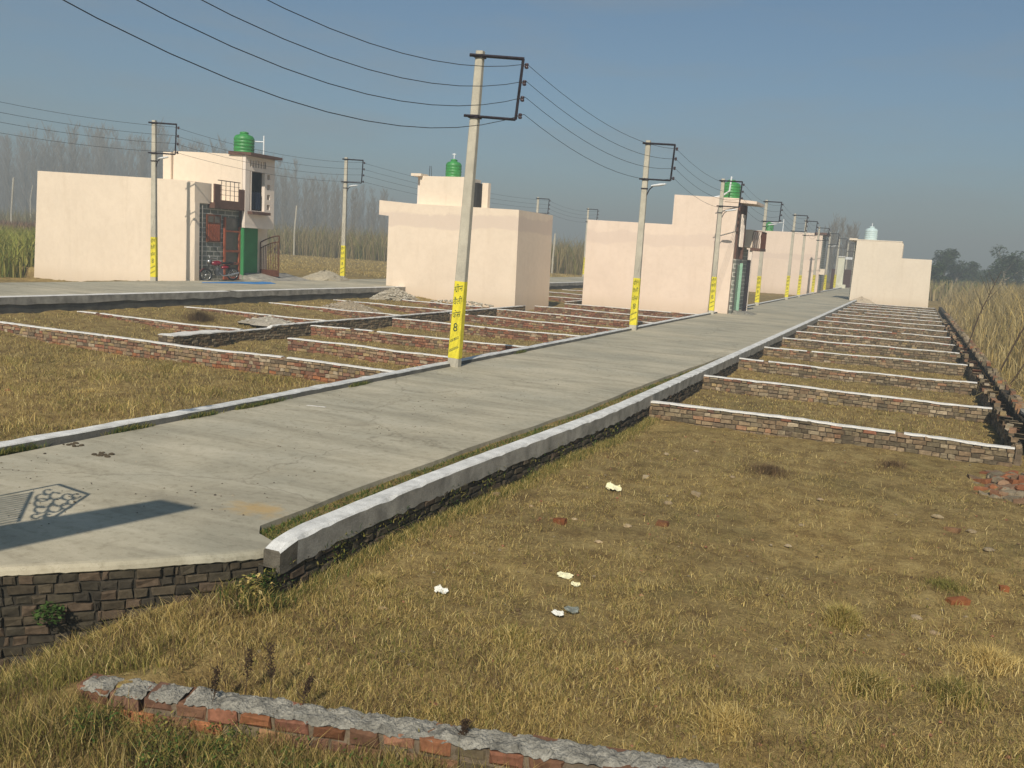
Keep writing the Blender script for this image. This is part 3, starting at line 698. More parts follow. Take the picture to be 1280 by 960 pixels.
# ------------------------------------------------------------------ houses
def profile_wall(mb, prof, y0, y1, mi=0):
    """polygon in x-z extruded along y; prof counter-clockwise seen from -y"""
    n = len(prof)
    mb.add([(x, y0, z) for x, z in prof]+[(x, y1, z) for x, z in prof],
           [tuple(range(n)), tuple(range(2*n-1, n-1, -1))]+[((i+1) % n, i, i+n, (i+1) % n+n) for i in range(n)], mi=mi)
def tank(cx, cy, z, r, h, m, root, cap=None, ribs=5):
    mb = MB(); prof = [(r*.96, z)]
    for i in range(ribs):
        a = z+h*.78*i/ribs; b = h*.78/ribs
        prof += [(r*.97, a+b*.1), (r, a+b*.25), (r, a+b*.75), (r*.97, a+b*.9)]
    prof += [(r*.95, z+h*.8), (r*.8, z+h*.89), (r*.42, z+h*.95), (r*.40, z+h*1.0), (r*.1, z+h*1.02)]
    mb.lathe(prof, cx, cy, 28); return mb
def tank_obj(cx, cy, z, r, h, m, label):
    root = empty('water_tank', (cx, cy, z), label, 'water tank', 'rooftop water tanks')
    put(tank(cx, cy, z, r, h, m, root), 'tank_body', m, root, True)
    mb = MB(); mb.lathe([(r*.42, z+h*.985), (r*.44, z+h*1.0), (r*.42, z+h*1.05), (r*.2, z+h*1.08)], cx, cy, 20); put(mb, 'lid', m, root, True)
    return root

# --- house 1
root = empty('peach_house', (-35.5, 36, .3), 'peach house at the far left with grey tiled porch, brown balcony and green tank', 'house', 'peach painted houses')
Yw = 32.9
mb = MB(); profile_wall(mb, [(-41.35, -.5), (-31.1, -.5), (-31.1, 3.0), (-31.1, 4.95), (-32.07, 4.99), (-40.93, 5.2)], Yw, Yw+.9); mb.box(-40.9, -33.4, Yw+.9, 38.6, -.4, 4.98); mb.box(-33.4, -31.1, Yw+.9, 38.6, -.4, 4.0)
mb.box(-31.1, -30.68, Yw, Yw+.30, -.3, 3.98); mb.box(-31.1, -30.70, Yw, 34.0, 3.98, 4.92)
put(mb, 'wall', M['peach'], root)
mb = MB(); profile_wall(mb, [(-35.05, 3.9), (-30.6, 3.9), (-30.6, 6.5), (-35.0, 6.62)], 36.0, 38.15); mb.box(-35.6, -35.08, 35.9, 38, 4.9, 6.55)
put(mb, 'stair_tower', M['peach'], root)
# upper front wall, built as strips round the openings
mb = MB(); X0, X1 = -30.58, -30.40
def fr(y0, y1, z0, z1): mb.box(X0, X1, y0, y1, z0, z1)
fr(36.000, 38.211, 2.98, 3.85); fr(36.000, 36.231, 3.85, 6.5); fr(37.452, 37.650, 3.85, 6.5); fr(37.881, 38.211, 3.85, 6.5); fr(36.231, 37.452, 5.75, 5.95); fr(36.231, 37.452, 6.3, 6.5)
for i in range(7): y0 = 36.231+i*.198; fr(y0, y0+.09, 5.95, 6.3)
for z0, z1 in ((3.85, 3.95), (4.2, 4.45), (4.7, 4.95), (5.2, 5.45), (5.7, 6.5)): fr(37.650, 37.881, z0, z1)
fr(36.231, 36.330, 3.85, 5.75); fr(36.409, 36.475, 3.85, 5.75)
put(mb, 'upper_front_wall', M['peach_in'], root)
mb = MB(); mb.box(-31.5, -30.75, 36.033, 38.178, 3.0, 6.4); put(mb, 'room_shade_block', M['brown'], root)  # solid brown block; its dark colour stands in for shade behind the openings
mb = MB(); mb.box(-30.70, -30.60, 36.475, 37.452, 3.9, 5.75); w = put(mb, 'tall_window', noisy('dusty_curtain', (.42, .41, .33), .1, 3), root)
mb = MB()
for k in range(9): y0 = 36.594+k*.08; mb.box(-30.57+.02*(k % 2), -30.52+.02*(k % 2), y0, y0+.07, 3.92, 4.75+.05*(k % 3 == 0))
put(mb, 'hanging_cloth', M['navy'], root)
mb = MB(); mb.hexa([(-31.4, 35.9, 6.5), (-30.0, 35.9, 6.47), (-30.0, 38.310, 6.47), (-31.4, 38.310, 6.5), (-31.4, 35.9, 6.66), (-30.0, 35.9, 6.60), (-30.0, 38.310, 6.60), (-31.4, 38.310, 6.66)])
put(mb, 'roof_slab_edge', M['brown'], root)
mb = MB(); mb.box(-30.42, -30.1, 36.198, 37.584, 3.66, 3.80); put(mb, 'window_ledge', M['brown'], root)
mb = MB(); mb.box(-30.85, -30.80, Yw+.32, 36.132, .2, 3.98); put(mb, 'tiled_front', M['tile'], root)
mb = MB(); mb.tube([(-30.75, Yw+.55, .4), (-30.75, Yw+.55, 3.9)], .035, 8); put(mb, 'drain_pipe', M['plaster'], root)
w = MB(); w.box(-30.80, -30.74, 33.75, 34.7, 2.2, 3.5); w = put(w, 'window', M['wood'], root)
mb = MB()
for y0, y1 in ((33.84, 34.18), (34.27, 34.61)): mb.box(-30.745, -30.72, y0, y1, 3.12, 3.42)
put(mb, 'pane', M['glass'], root, parent=w)
mb = MB()
for k in range(6): mb.box(-30.745, -30.715, 33.84+k*.135, 33.84+k*.135+.09, 2.27, 3.04)
put(mb, 'shutter', M['door_red'], root, parent=w)
dr = MB(); dr.box(-30.80, -30.755, 34.95, 36.0, .42, 3.4); dr = put(dr, 'door', M['glass'], root)
mb = MB()
for y0, y1, z0, z1 in ((34.9, 35.0, .42, 3.42), (35.95, 36.05, .42, 3.0), (35.0, 35.95, 1.15, 1.25), (35.0, 35.95, 1.75, 1.85), (35.0, 35.95, .42, .55), (35.0, 35.95, 2.72, 2.8)): mb.box(-30.765, -30.68, y0, y1, z0, z1)
put(mb, 'door_frame', M['door_red'], root, parent=dr)
mb = MB(); mb.box(-31.08, -31.02, 36.05, 37.75, .3, 3.0); put(mb, 'green_wall', M['green_wall'], root)
mb = MB(); mb.box(-31.02, -30.5, 36.05, 36.12, .3, 3.0); put(mb, 'side_return', M['green_wall'], root)
b_ = MB(); b_.box(-30.98, -30.42, 33.9, 36.25, 3.80, 4.06); b_.box(-30.50, -30.42, 33.9, 34.32, 4.06, 4.92); b_.box(-30.50, -30.42, 35.65, 36.25, 4.06, 4.80); b_.box(-30.495, -30.425, 34.32, 35.65, 4.06, 4.20)
b_ = put(b_, 'balcony', M['brown'], root)
mb = MB()
for y_ in np.linspace(34.4, 35.6, 5): mb.tube([(-30.46, y_, 4.2), (-30.46, y_, 5.10)], .015, 6)
for z_ in (4.45, 4.68, 4.88): mb.tube([(-30.46, 34.3, z_), (-30.46, 35.7, z_)], .010, 6)
mb.tube([(-30.46, 34.15, 5.11), (-30.46, 35.7, 5.11)], .022, 6); put(mb, 'railing', M['steel'], root, parent=b_)
mb = MB(); mb.tube([(-30.3, 37.2, 6.6), (-30.3, 37.2, 7.55)], .035, 8); mb.tube([(-30.3, 37.2, 7.25), (-31.1, 36.9, 7.25)], .03, 8); put(mb, 'roof_pipe', M['pvc'], root)

tank_obj(-31.15, 36.75, 6.60, .50, 1.0, M['green_tank'], 'round green water tank on the roof of the far left peach house')
# gate leaf beside house 1
root = empty('iron_gate', (-31.3, 38.0, .42), 'rust brown iron gate leaf with vertical bars standing open beside the green wall', 'gate')
mb = MB(); ga, gb = np.array(at_y(325, 343, 38.0)), np.array(at_y(348, 345, 38.0)); g0, g1 = ga[0], gb[0]
def zt_(s): return 2.30+.38*math.sin(s*1.45)
for s in (0, 1): mb.tube([(g0+(g1-g0)*s, 38.0, .6), (g0+(g1-g0)*s, 38.0, zt_(s))], .032, 6)
mb.tube([(g0+(g1-g0)*s, 38.0, zt_(s)) for s in np.linspace(0, 1, 8)], .03, 6); mb.tube([(g0+(g1-g0)*s, 38.0, zt_(s)-.3) for s in np.linspace(0, 1, 8)], .025, 6)
mb.tube([(g0, 38, .62), (g1, 38, .62)], .03, 6); put(mb, 'gate_frame', M['rust'], root)
mb = MB()
for s in np.linspace(.08, .92, 10): mb.tube([(g0+(g1-g0)*s, 38.0, .62), (g0+(g1-g0)*s, 38.0, zt_(s)-.3)], .018, 5)
put(mb, 'vertical_bars', M['rust'], root)
mb = MB(); mb.box(g0, g1, 37.99, 38.01, .6, .92); put(mb, 'kick_plate', M['rust'], root)

# --- house 2
root = empty('peach_house', (-21.5, 41.3, -.4), 'windowless peach house behind the nearest pole with a small roof room', 'house', 'peach painted houses')
H2 = 41.4
mb = MB(); profile_wall(mb, [(-25.5, -.6), (-18.0, -.6), (-18.08, 4.64), (-24.1, 4.74), (-26.1, 4.85), (-26.1, 4.10), (-25.5, 4.06)], H2, 46.0); put(mb, 'wall', M['peach2'], root)
mb = MB(); mb.box(-24.05, -21.40, 42.0, 43.8, 4.6, 6.2); mb.box(-21.18, -20.82, 43.5, 43.8, 4.6, 6.05); put(mb, 'roof_room', M['peach'], root)
mb = MB(); mb.box(-21.42, -21.16, 42.9, 43.75, 4.6, 6.0); put(mb, 'roof_doorway_shade', M['dark'], root)  # open doorway: its shade is put in as a dark block
mb = MB(); mb.box(-24.5, -23.9, 41.8, 42.6, 6.18, 6.31); put(mb, 'lintel_slab', M['peach'], root)
mb = MB(); mb.box(-24.35, -24.05, 42.3, 43.6, 4.6, 6.18); put(mb, 'side_return', M['peach_in'], root)
mb = MB()
for x in (-23.75, -23.62): mb.tube([(x, 42.4, 6.2), (x+rnd(-.05, .05), 42.4, 6.75)], .014, 5)
put(mb, 'bare_rebar', M['steel'], root)
tank_obj(-22.75, 43.2, 6.2, .42, .93, M['green_tank'], 'green water tank with dome lid on the roof room behind the nearest pole')
mb = MB(); mb.tube([(-22.75, 43.2, 7.1), (-22.75, 43.2, 7.5)], .03, 6); mb.tube([(-22.85, 43.2, 7.45), (-22.65, 43.2, 7.45)], .03, 6); o = mb.build('vent_pipe', M['pvc']); tag(o, 'short white pipe stub rising above the green tank behind the nearest pole', 'pipe')

# --- house 3
H3 = 48.6
root = empty('peach_house', (-13, 48.5, -.4), 'peach house with stepped roofline left of the main road and tiled front beside the road', 'house', 'peach painted houses')
mb = MB(); profile_wall(mb, [(-17.0, -.6), (-8.85, -.6), (-8.78, 6.03), (-12.2, 6.12), (-12.2, 4.54), (-17.0, 4.60)], H3, 51.094); put(mb, 'wall', M['peach3'], root)
mb = MB(); mb.hexa([(-9.5, 48.571, 5.85), (-7.85, 48.571, 5.76), (-7.85, 51.152, 5.76), (-9.5, 51.152, 5.85), (-9.5, 48.571, 6.03), (-7.85, 48.571, 5.90), (-7.85, 51.152, 5.90), (-9.5, 51.152, 6.03)]); put(mb, 'roof_slab', M['peach3'], root)
mb = MB(); mb.box(-8.80, -8.66, 48.774, 51.036, .0, 2.9); put(mb, 'tiled_front', M['tile'], root)
mb = MB(); mb.box(-8.79, -8.7, 48.774, 51.036, 2.9, 5.75); mb.box(-8.70, -8.55, 49.934, 50.050, 2.9, 5.75); put(mb, 'upper_front', M['brown'], root)
w = MB(); w.box(-8.70, -8.62, 49.064, 49.760, 3.6, 5.2); w = put(w, 'upper_window', M['glass'], root)
mb = MB()
for y_ in (49.035, 49.383, 49.760): mb.box(-8.64, -8.56, y_, y_+.07, 3.55, 5.25)
put(mb, 'window_frame', M['peach_in'], root, parent=w)
mb = MB(); mb.box(-8.66, -8.60, 49.006, 49.586, .1, 2.6); put(mb, 'front_door', M['glass'], root)
mb = MB(); mb.box(-8.6, -8.45, 49.702, 49.795, .05, 2.7); put(mb, 'green_post', noisy('mint', (.30, .50, .36), .1), root)
mb = MB()
for k in range(7): mb.tube([(-8.3, 50.166+k*.16, .1), (-8.3, 50.166+k*.16, 2.9)], .03, 5)
for z_ in (.3, 1.5, 2.85): mb.tube([(-8.3, 50.108, z_), (-8.3, 51.210, z_)], .025, 5)
put(mb, 'porch_grille', M['steel'], root)
mb = MB(); mb.hexa([(-8.85, 49.006, .0), (-7.6, 49.180, .004), (-7.6, 50.804, .004), (-8.85, 50.920, .0), (-8.85, 49.006, .22), (-7.7, 49.180, .03), (-7.7, 50.804, .03), (-8.85, 50.920, .22)]); put(mb, 'entrance_ramp', M['cement'], root)
mb = MB(); mb.box(-9.2, -8.30, 51.268, 53.182, 3.58, 4.55); 
b_ = put(mb, 'balcony_parapet', M['peach'], root)
mb = MB(); mb.box(-8.4, -7.85, 51.239, 53.182, 3.42, 3.56); put(mb, 'balcony_floor', M['brown'], root)
mb = MB()
for k in range(5):
    x = -8.30+k*.11; mb.tube([(x, 51.268, 3.56), (x+.03, 51.210, 3.9), (x-.02, 51.210, 4.2), (x+.02, 51.268, 4.45)], .016, 5)
for k in range(12): mb.tube([(-7.86, 51.268+k*.16, 3.56), (-7.86, 51.268+k*.16, 4.45)], .014, 5)
mb.tube([(-8.3, 51.268, 4.46), (-7.86, 51.268, 4.46), (-7.86, 53.124, 4.46)], .02, 5); put(mb, 'balcony_railing', M['rust'], root)
mb = MB(); mb.box(-8.95, -8.85, 51.152, 53.472, .0, 3.5); mb.box(-17, -8.95, 51.106, 53.472, -.4, 4.35); put(mb, 'rear_bay', M['tile'], root)
mb = MB(); mb.box(-8.45, -8.28, 51.326, 51.442, 0, 3.42); put(mb, 'porch_post', M['peach_in'], root)
tank_obj(-9.55, 50.2, 6.05, .52, .98, M['green_tank'], 'green water tank partly hidden by the pole at the corner of the third peach house')
mb = MB(); mb.tube([(-10.2, 48.9, 6.05), (-9.7, 48.8, 6.15), (-9.35, 48.8, 6.4), (-9.3, 48.8, 7.15)], .045, 7); o = mb.build('roof_pipe', M['pvc']); tag(o, 'bent white pipe in front of the green tank on the third peach house', 'pipe')

# --- house 4 (far)
H4 = 102.5
root = empty('peach_house', (-12, 102.5, 0), 'far peach house wall in the row behind the small poles left of the road', 'house', 'peach painted houses')
mb = MB(); mb.box(-18.5, -9.35, H4, 107, -.4, 6.35); put(mb, 'wall', M['peach3'], root)
mb = MB(); mb.box(-10.2, -8.95, H4-.1, 107.1, 6.2, 6.42); put(mb, 'roof_slab', M['brown'], root)
mb = MB(); mb.box(-9.34, -9.28, H4+.4, 106.6, .3, 6.1); put(mb, 'tiled_front', M['tile'], root)
mb = MB(); mb.box(-9.6, -8.8, H4+.2, H4+1.2, 2.0, 2.6); put(mb, 'meter_box', M['peach4'], root)
tank_obj(-15.3, 104.5, 6.35, .5, 1.0, M['green_tank'], 'small far green tank above the far peach wall')
mb = MB(); mb.tube([(-13.6, 103, 6.3), (-13.6, 103, 7.7)], .05, 6); mb.tube([(-15.0, 103.4, 7.3), (-13.6, 103, 7.3)], .04, 6); o = mb.build('roof_pipe', M['pvc']); tag(o, 'white T shaped pipe beside the small far green tank', 'pipe')

# --- house 5 (right)
H5 = 87
root = empty('peach_house', (-2, 87, -.4), 'pale peach house with stepped roof at the far end of the right hand plots', 'house', 'peach painted houses')
mb = MB(); profile_wall(mb, [(-5.1, -.6), (1.42, -.6), (1.26, 3.96), (-1.18, 3.96), (-1.15, 5.2), (-1.3, 5.32), (-5.0, 5.34)], H5, 92)
put(mb, 'wall', M['peach4'], root)
mb = MB(); mb.box(-5.65, -5.0, H5-.02, 92, 5.33, 5.5); mb.box(-5.0, -1.25, H5-.02, 92, 5.342, 5.42); put(mb, 'roof_slab', M['peach4'], root)
mb = MB(); mb.box(-5.18, -5.11, H5+.3, 91.5, .2, 5.2); put(mb, 'front_wall', M['tile'], root)
tank_obj(-3.95, 88.5, 5.42, .55, 1.15, M['white_tank'], 'pale blue white domed tank on the roof of the right hand peach house')
mb = MB(); mb.tube([(-3.95, 88.5, 6.6), (-3.95, 88.5, 6.95)], .04, 6); mb.build('vent', M['pvc']); o = bpy.data.objects['vent']; o.name = 'vent_pipe'; tag(o, 'tiny white vent pipe on top of the pale domed tank', 'pipe')

# --- end of road
root = empty('gate_pillar', (-7.4, 150, 0), 'tall cream white gate pillar at the far end of the main road', 'pillar')
c = at_y(1049, 354, 140); cx = c[0]
root.location = (cx, 140, 0); mb = MB(); mb.box(cx-.45, cx+.45, 139.6, 140.4, -.3, 4.4); mb.box(cx-.6, cx+.9, 139.4, 140.6, -.3, .5); put(mb, 'shaft', noisy('cream_paint', (.72, .70, .55), .05), root)
mb = MB(); mb.box(cx-.5, cx+.5, 139.5, 140.5, 4.4, 4.55); put(mb, 'pillar_cap', M['white'], root)
c = at_y(1068, 350, 146); mb = MB(); mb.box(c[0]-3.4, c[0]+2.4, 146, 146.4, -.3, 2.7); root = empty('compound_gate', (c[0], 146, 0), 'reddish brown gate wall closing the far end of the main road', 'gate')
put(mb, 'gate_panel', M['dbrown'], root)
mb = MB(); mb.tube([(c[0]-2.2, 145.9, 2.6), (c[0]-2.2, 145.9, 4.3), (c[0]-1.4, 145.7, 4.4)], .09, 6); mb.box(c[0]-1.9, c[0]-.6, 145.4, 146, 4.2, 4.55); put(mb, 'gate_lamp', M['lampw'], root)

# ------------------------------------------------------------------ motorcycle
bk0 = np.array(at_z(258, 352, .42)); bk1 = np.array(at_z(297, 351, .42))
bc = (bk0+bk1)/2; 
bang = math.atan2(.93, .36)     # parked almost parallel to the tiled front, nose to the left
root = empty('motorcycle', (-29.75, 33.55, .425), 'maroon motorcycle parked on its stand before the tiled porch', 'motorcycle')
root.rotation_euler = (0, R(-4), R(62))
def ring_t(mb, cx, cz, Rr, r, n=24, m_=8):
    base = len(mb.v)
    for i in range(n):
        a = 2*math.pi*i/n
        for j in range(m_):
            b = 2*math.pi*j/m_; rr = Rr+r*math.cos(b); mb.v.append((cx+rr*math.cos(a), r*math.sin(b), cz+rr*math.sin(a))); mb.c.append((.5,)*3)
    for i in range(n):
        for j in range(m_):
            mb.f.append((base+i*m_+j, base+((i+1) % n)*m_+j, base+((i+1) % n)*m_+(j+1) % m_, base+i*m_+(j+1) % m_)); mb.mi.append(0)
for cx in (-.64, .64):      # front wheel at -x
    mb = MB(); mb.tube([(cx, -.06, .3), (cx, .06, .3)], .05, 10)
    for k in range(12): a = k*math.pi/6; mb.tube([(cx, 0, .3), (cx+.235*math.cos(a), 0, .3+.235*math.sin(a))], .006, 4)
    w = MB(); ring_t(w, cx, .3, .265, .042); w = w.build('wheel', M['tyre'], root, True)
    ring_t(mb, cx, .3, .228, .016, 24, 5); mb.build('rim', M['chrome'], w, True)
def ell(mb, c, r, n=12, m_=8):
    pr = []; base = len(mb.v)
    for i in range(m_+1):
        a = math.pi*i/m_-math.pi/2
        for j in range(n):
            b = 2*math.pi*j/n; mb.v.append((c[0]+r[0]*math.sin(a), c[1]+r[1]*math.cos(a)*math.cos(b), c[2]+r[2]*math.cos(a)*math.sin(b))); mb.c.append((.5,)*3)
    for i in range(m_):
        for j in range(n): mb.f.append((base+i*n+j, base+i*n+(j+1) % n, base+(i+1)*n+(j+1) % n, base+(i+1)*n+j)); mb.mi.append(0)
mb = MB(); ell(mb, (-.12, 0, .83), (.27, .13, .12)); ell(mb, (.28, 0, .62), (.2, .11, .09)); mb.build('fuel_tank', M['maroon'], root, True)
mb = MB(); ell(mb, (.38, 0, .82), (.36, .12, .06)); mb.build('seat', M['black'], root, True)
mb = MB(); mb.box(-.18, .16, -.11, .11, .26, .56); ell(mb, (-.08, 0, .52), (.12, .14, .16)); mb.build('engine', noisy('engine_metal', (.12, .12, .12), .2, 20, .4, .1, .01, 60, .6), root)
mb = MB()
for s in (-.09, .09): mb.tube([(-.64, s, .3), (-.36, s, .98)], .022, 6); mb.tube([(.64, s, .3), (.45, s, .72)], .02, 6)
mb.tube([(-.36, 0, .9), (.0, 0, .70), (.5, 0, .72), (.85, 0, .80)], .02, 6); mb.tube([(-.36, 0, .86), (-.2, 0, .3), (.2, 0, .26), (.64, 0, .3)], .018, 6); mb.build('frame', M['black'], root)
mb = MB(); mb.tube([(-.22, -.36, 1.06), (-.34, -.2, 1.08), (-.38, 0, 1.0), (-.34, .2, 1.08), (-.22, .36, 1.06)], .015, 6); mb.tube([(-.34, -.22, 1.08), (-.34, -.3, 1.22)], .008, 5); mb.tube([(-.34, .22, 1.08), (-.34, .3, 1.22)], .008, 5); mb.build('handlebar', M['chrome'], root)
mb = MB(); ell(mb, (-.46, 0, .92), (.09, .1, .1)); mb.build('headlight', M['chrome'], root, True)
mb = MB(); mb.tube([(-.05, -.14, .4), (.1, -.16, .24), (.5, -.17, .28), (.88, -.17, .36)], [.02, .025, .04, .045], 8); mb.build('exhaust', M['chrome'], root)
for cx, a0, a1 in ((-.64, 40, 150), (.64, 20, 140)):
    mb = MB(); pts = [(cx+.32*math.cos(R(a)), 0, .3+.32*math.sin(R(a))) for a in np.linspace(a0, a1, 8)]
    for p, q_ in zip(pts[:-1], pts[1:]): mb.add([(p[0], -.05, p[2]), (p[0], .05, p[2]), (q_[0], .05, q_[2]), (q_[0], -.05, q_[2])], [(0, 1, 2, 3)])
    mb.build('mudguard', M['maroon'] if cx < 0 else M['black'], root)

# blue sheet and cement ramp at porch
def blob_sheet(name, pts, z, m, label, cat, amp=.02, th=.01):
    """thin crumpled sheet over a polygon outline"""
    c = np.mean(np.array(pts), 0); mb = MB(); n = len(pts); rings = []
    for k in (1.0, .72, .4, .12):
        rings.append([(c[0]+(p[0]-c[0])*k, c[1]+(p[1]-c[1])*k, z+(0 if k == 1 else rnd(.2, 1)*amp)) for p in pts])
    vs = sum(rings, []); fs = [(k*n+j, k*n+(j+1) % n, (k+1)*n+(j+1) % n, (k+1)*n+j) for k in range(3) for j in range(n)]+[tuple(3*n+j for j in range(n))]
    mb.add(vs, fs); mb.add([(p[0], p[1], z) for p in pts]+[(p[0], p[1], z-th) for p in pts], [(j, j+n, (j+1) % n+n, (j+1) % n) for j in range(n)])
    o = mb.build(name, m); return tag(o, label, cat)
P_ = [at_z(u, v, .44)[:2] for u, v in ((252, 353.5), (275, 353.8), (300, 354), (325, 355), (345, 354.5), (338, 352.5), (330, 353), (300, 352.6), (275, 352.6), (253, 352.8))]
blob_sheet('blue_tarpaulin', P_, .44, M['blue'], 'long blue plastic sheet lying on the upper road before the motorcycle', 'tarpaulin', .03)
root = empty('entrance_ramp', (-29.6, 37, .42), 'pale cement ramp sloping from the green wall to the upper road', 'ramp')
mb = MB(); mb.hexa([(-31.0, 35.9, .42), (-29.3, 36.2, .43), (-29.3, 40.0, .43), (-31.0, 40.3, .42), (-31.0, 35.9, .72), (-29.4, 36.4, .45), (-29.4, 39.8, .45), (-31.0, 40.0, .72)]); put(mb, 'ramp_slab', M['plaster'], root)

# ------------------------------------------------------------------ rubble, heaps, stones
def stone(mb, c, r, col, flat=.6, n=7):
    base = len(mb.v); ph = rnd(0, 6)
    rows = [(-.9, .55), (-.3, 1.0), (.35, .9), (.85, .45)]
    for (h, k) in rows:
        for j in range(n):
            a = ph+2*math.pi*j/n; rr = r*k*rnd(.78, 1.15); mb.v.append((c[0]+rr*math.cos(a), c[1]+rr*math.sin(a)*.85, c[2]+h*r*flat*rnd(.85, 1.1))); mb.c.append(col)
    for i in range(3):
        for j in range(n): mb.f.append((base+i*n+j, base+i*n+(j+1) % n, base+(i+1)*n+(j+1) % n, base+(i+1)*n+j)); mb.mi.append(0)
    mb.f.append(tuple(base+3*n+j for j in range(n))); mb.mi.append(0)
def halfbrick(mb, c, a, col, L=.2, W=.11, H=.075, tilt=0):
    ca, sa = math.cos(a), math.sin(a); vs = []
    for z in (0, H):
        for sx, sy in ((-1, -1), (1, -1), (1, 1), (-1, 1)):
            x = sx*L/2+rnd(-.012, .012); y = sy*W/2+rnd(-.008, .008); vs.append((c[0]+x*ca-y*sa, c[1]+x*sa+y*ca, c[2]+z+x*tilt+rnd(-.006, .006)))
    mb.hexa(vs, col)
STC = [(.27, .22, .15), (.22, .18, .12), (.30, .24, .16), (.20, .14, .09)]
def heap(name, cx, cy, rx_, ry_, hh, n, label, cols, zb, smin=.03, smax=.10, basecol=None, bricks=0):
    mb = MB(); 
    if basecol:
        g = 18; vs = []; 
        for k in range(6):
            f = 1-k/5
            for j in range(g):
                a = 2*math.pi*j/g; w = rnd(.88, 1.1) if k else rnd(.8, 1.25); vs.append((cx+rx_*f*w*math.cos(a), cy+ry_*f*w*math.sin(a), zb+hh*(1-f**1.3)*rnd(.85, 1.1)-.04*(k == 0)))
        mb.add(vs, [(k*g+j, k*g+(j+1) % g, (k+1)*g+(j+1) % g, (k+1)*g+j) for k in range(5) for j in range(g)]+[tuple(5*g+j for j in range(g))], basecol)
    for i in range(n):
        a = rnd(0, 6.28); f = random.random()**.6; z = zb+hh*(1-f)**.8
        if i < bricks: halfbrick(mb, (cx+rx_*f*math.cos(a), cy+ry_*f*math.sin(a), z-.02), rnd(0, 3), sc(random.choice(cols), rnd(.8, 1.2)), rnd(.12, .23), .11, .075, rnd(-.3, .3))
        else: stone(mb, (cx+rx_*f*math.cos(a), cy+ry_*f*math.sin(a), z), rnd(smin, smax), sc(random.choice(cols), rnd(.8, 1.2)))
    o = mb.build(name, M['rubble']); return tag(o, label, 'heap')
OR = [(.32, .13, .06), (.25, .10, .05), (.22, .11, .06), (.29, .18, .11)]
heap('rubble_heap', -23.3, 38.6, .8, 1.7, .55, 300, 'pale broken cement rubble heap against the left foot of the second peach house', [(.42, .38, .30), (.34, .30, .23), (.47, .42, .34)], -.05, .03, .10, (.36, .31, .23))
heap('rubble_heap', -20.4, 40.3, 1.8, .7, .18, 120, 'scattered pale rubble below the wall of the second peach house', [(.48, .44, .36), (.36, .32, .25)], -.12, .03, .10)
heap('rubble_heap', -21.2, 31.6, 1.3, .9, .35, 200, 'low sandy rubble heap inside the brick plot near the upper road', [(.38, .33, .26), (.31, .26, .19)], -.15, .02, .07, (.31, .25, .17))
heap('rubble_heap', -19.4, 24.3, 1.1, .6, .22, 60, 'small flat heap of grey cement lumps beside a red brick plot wall', [(.42, .39, .32)], -.2, .03, .07, (.36, .32, .26))
heap('sand_heap', -29.8, 42.0, 1.3, 1.6, .52, 30, 'small grey sand heap on the upper road before the lone pole', [(.40, .36, .28)], .42, .02, .05, (.40, .35, .26))
heap('sand_heap', -4.0, 85.6, 1.6, 1.0, .8, 30, 'pale sand heap at the foot of the right hand peach house', [(.45, .38, .28)], -.4, .02, .05, (.45, .37, .27))
heap('brick_heap', 1.95, 15.0, .85, 1.2, .22, 130, 'heap of broken orange bricks at the end of the nearest right hand wall', OR+STC, -.4, .04, .11, (.22, .14, .09), 45)
heap('brick_heap', 1.55, 22.6, .35, .5, .16, 24, 'few broken orange bricks against the boundary wall in the third plot', OR, -.4, .03, .08, None, 12)
heap('brick_heap', -15.6, 11.2, .6, .5, .10, 26, 'small scatter of broken red bricks in the plot left of the road', OR, -.45, .04, .09, None, 10)
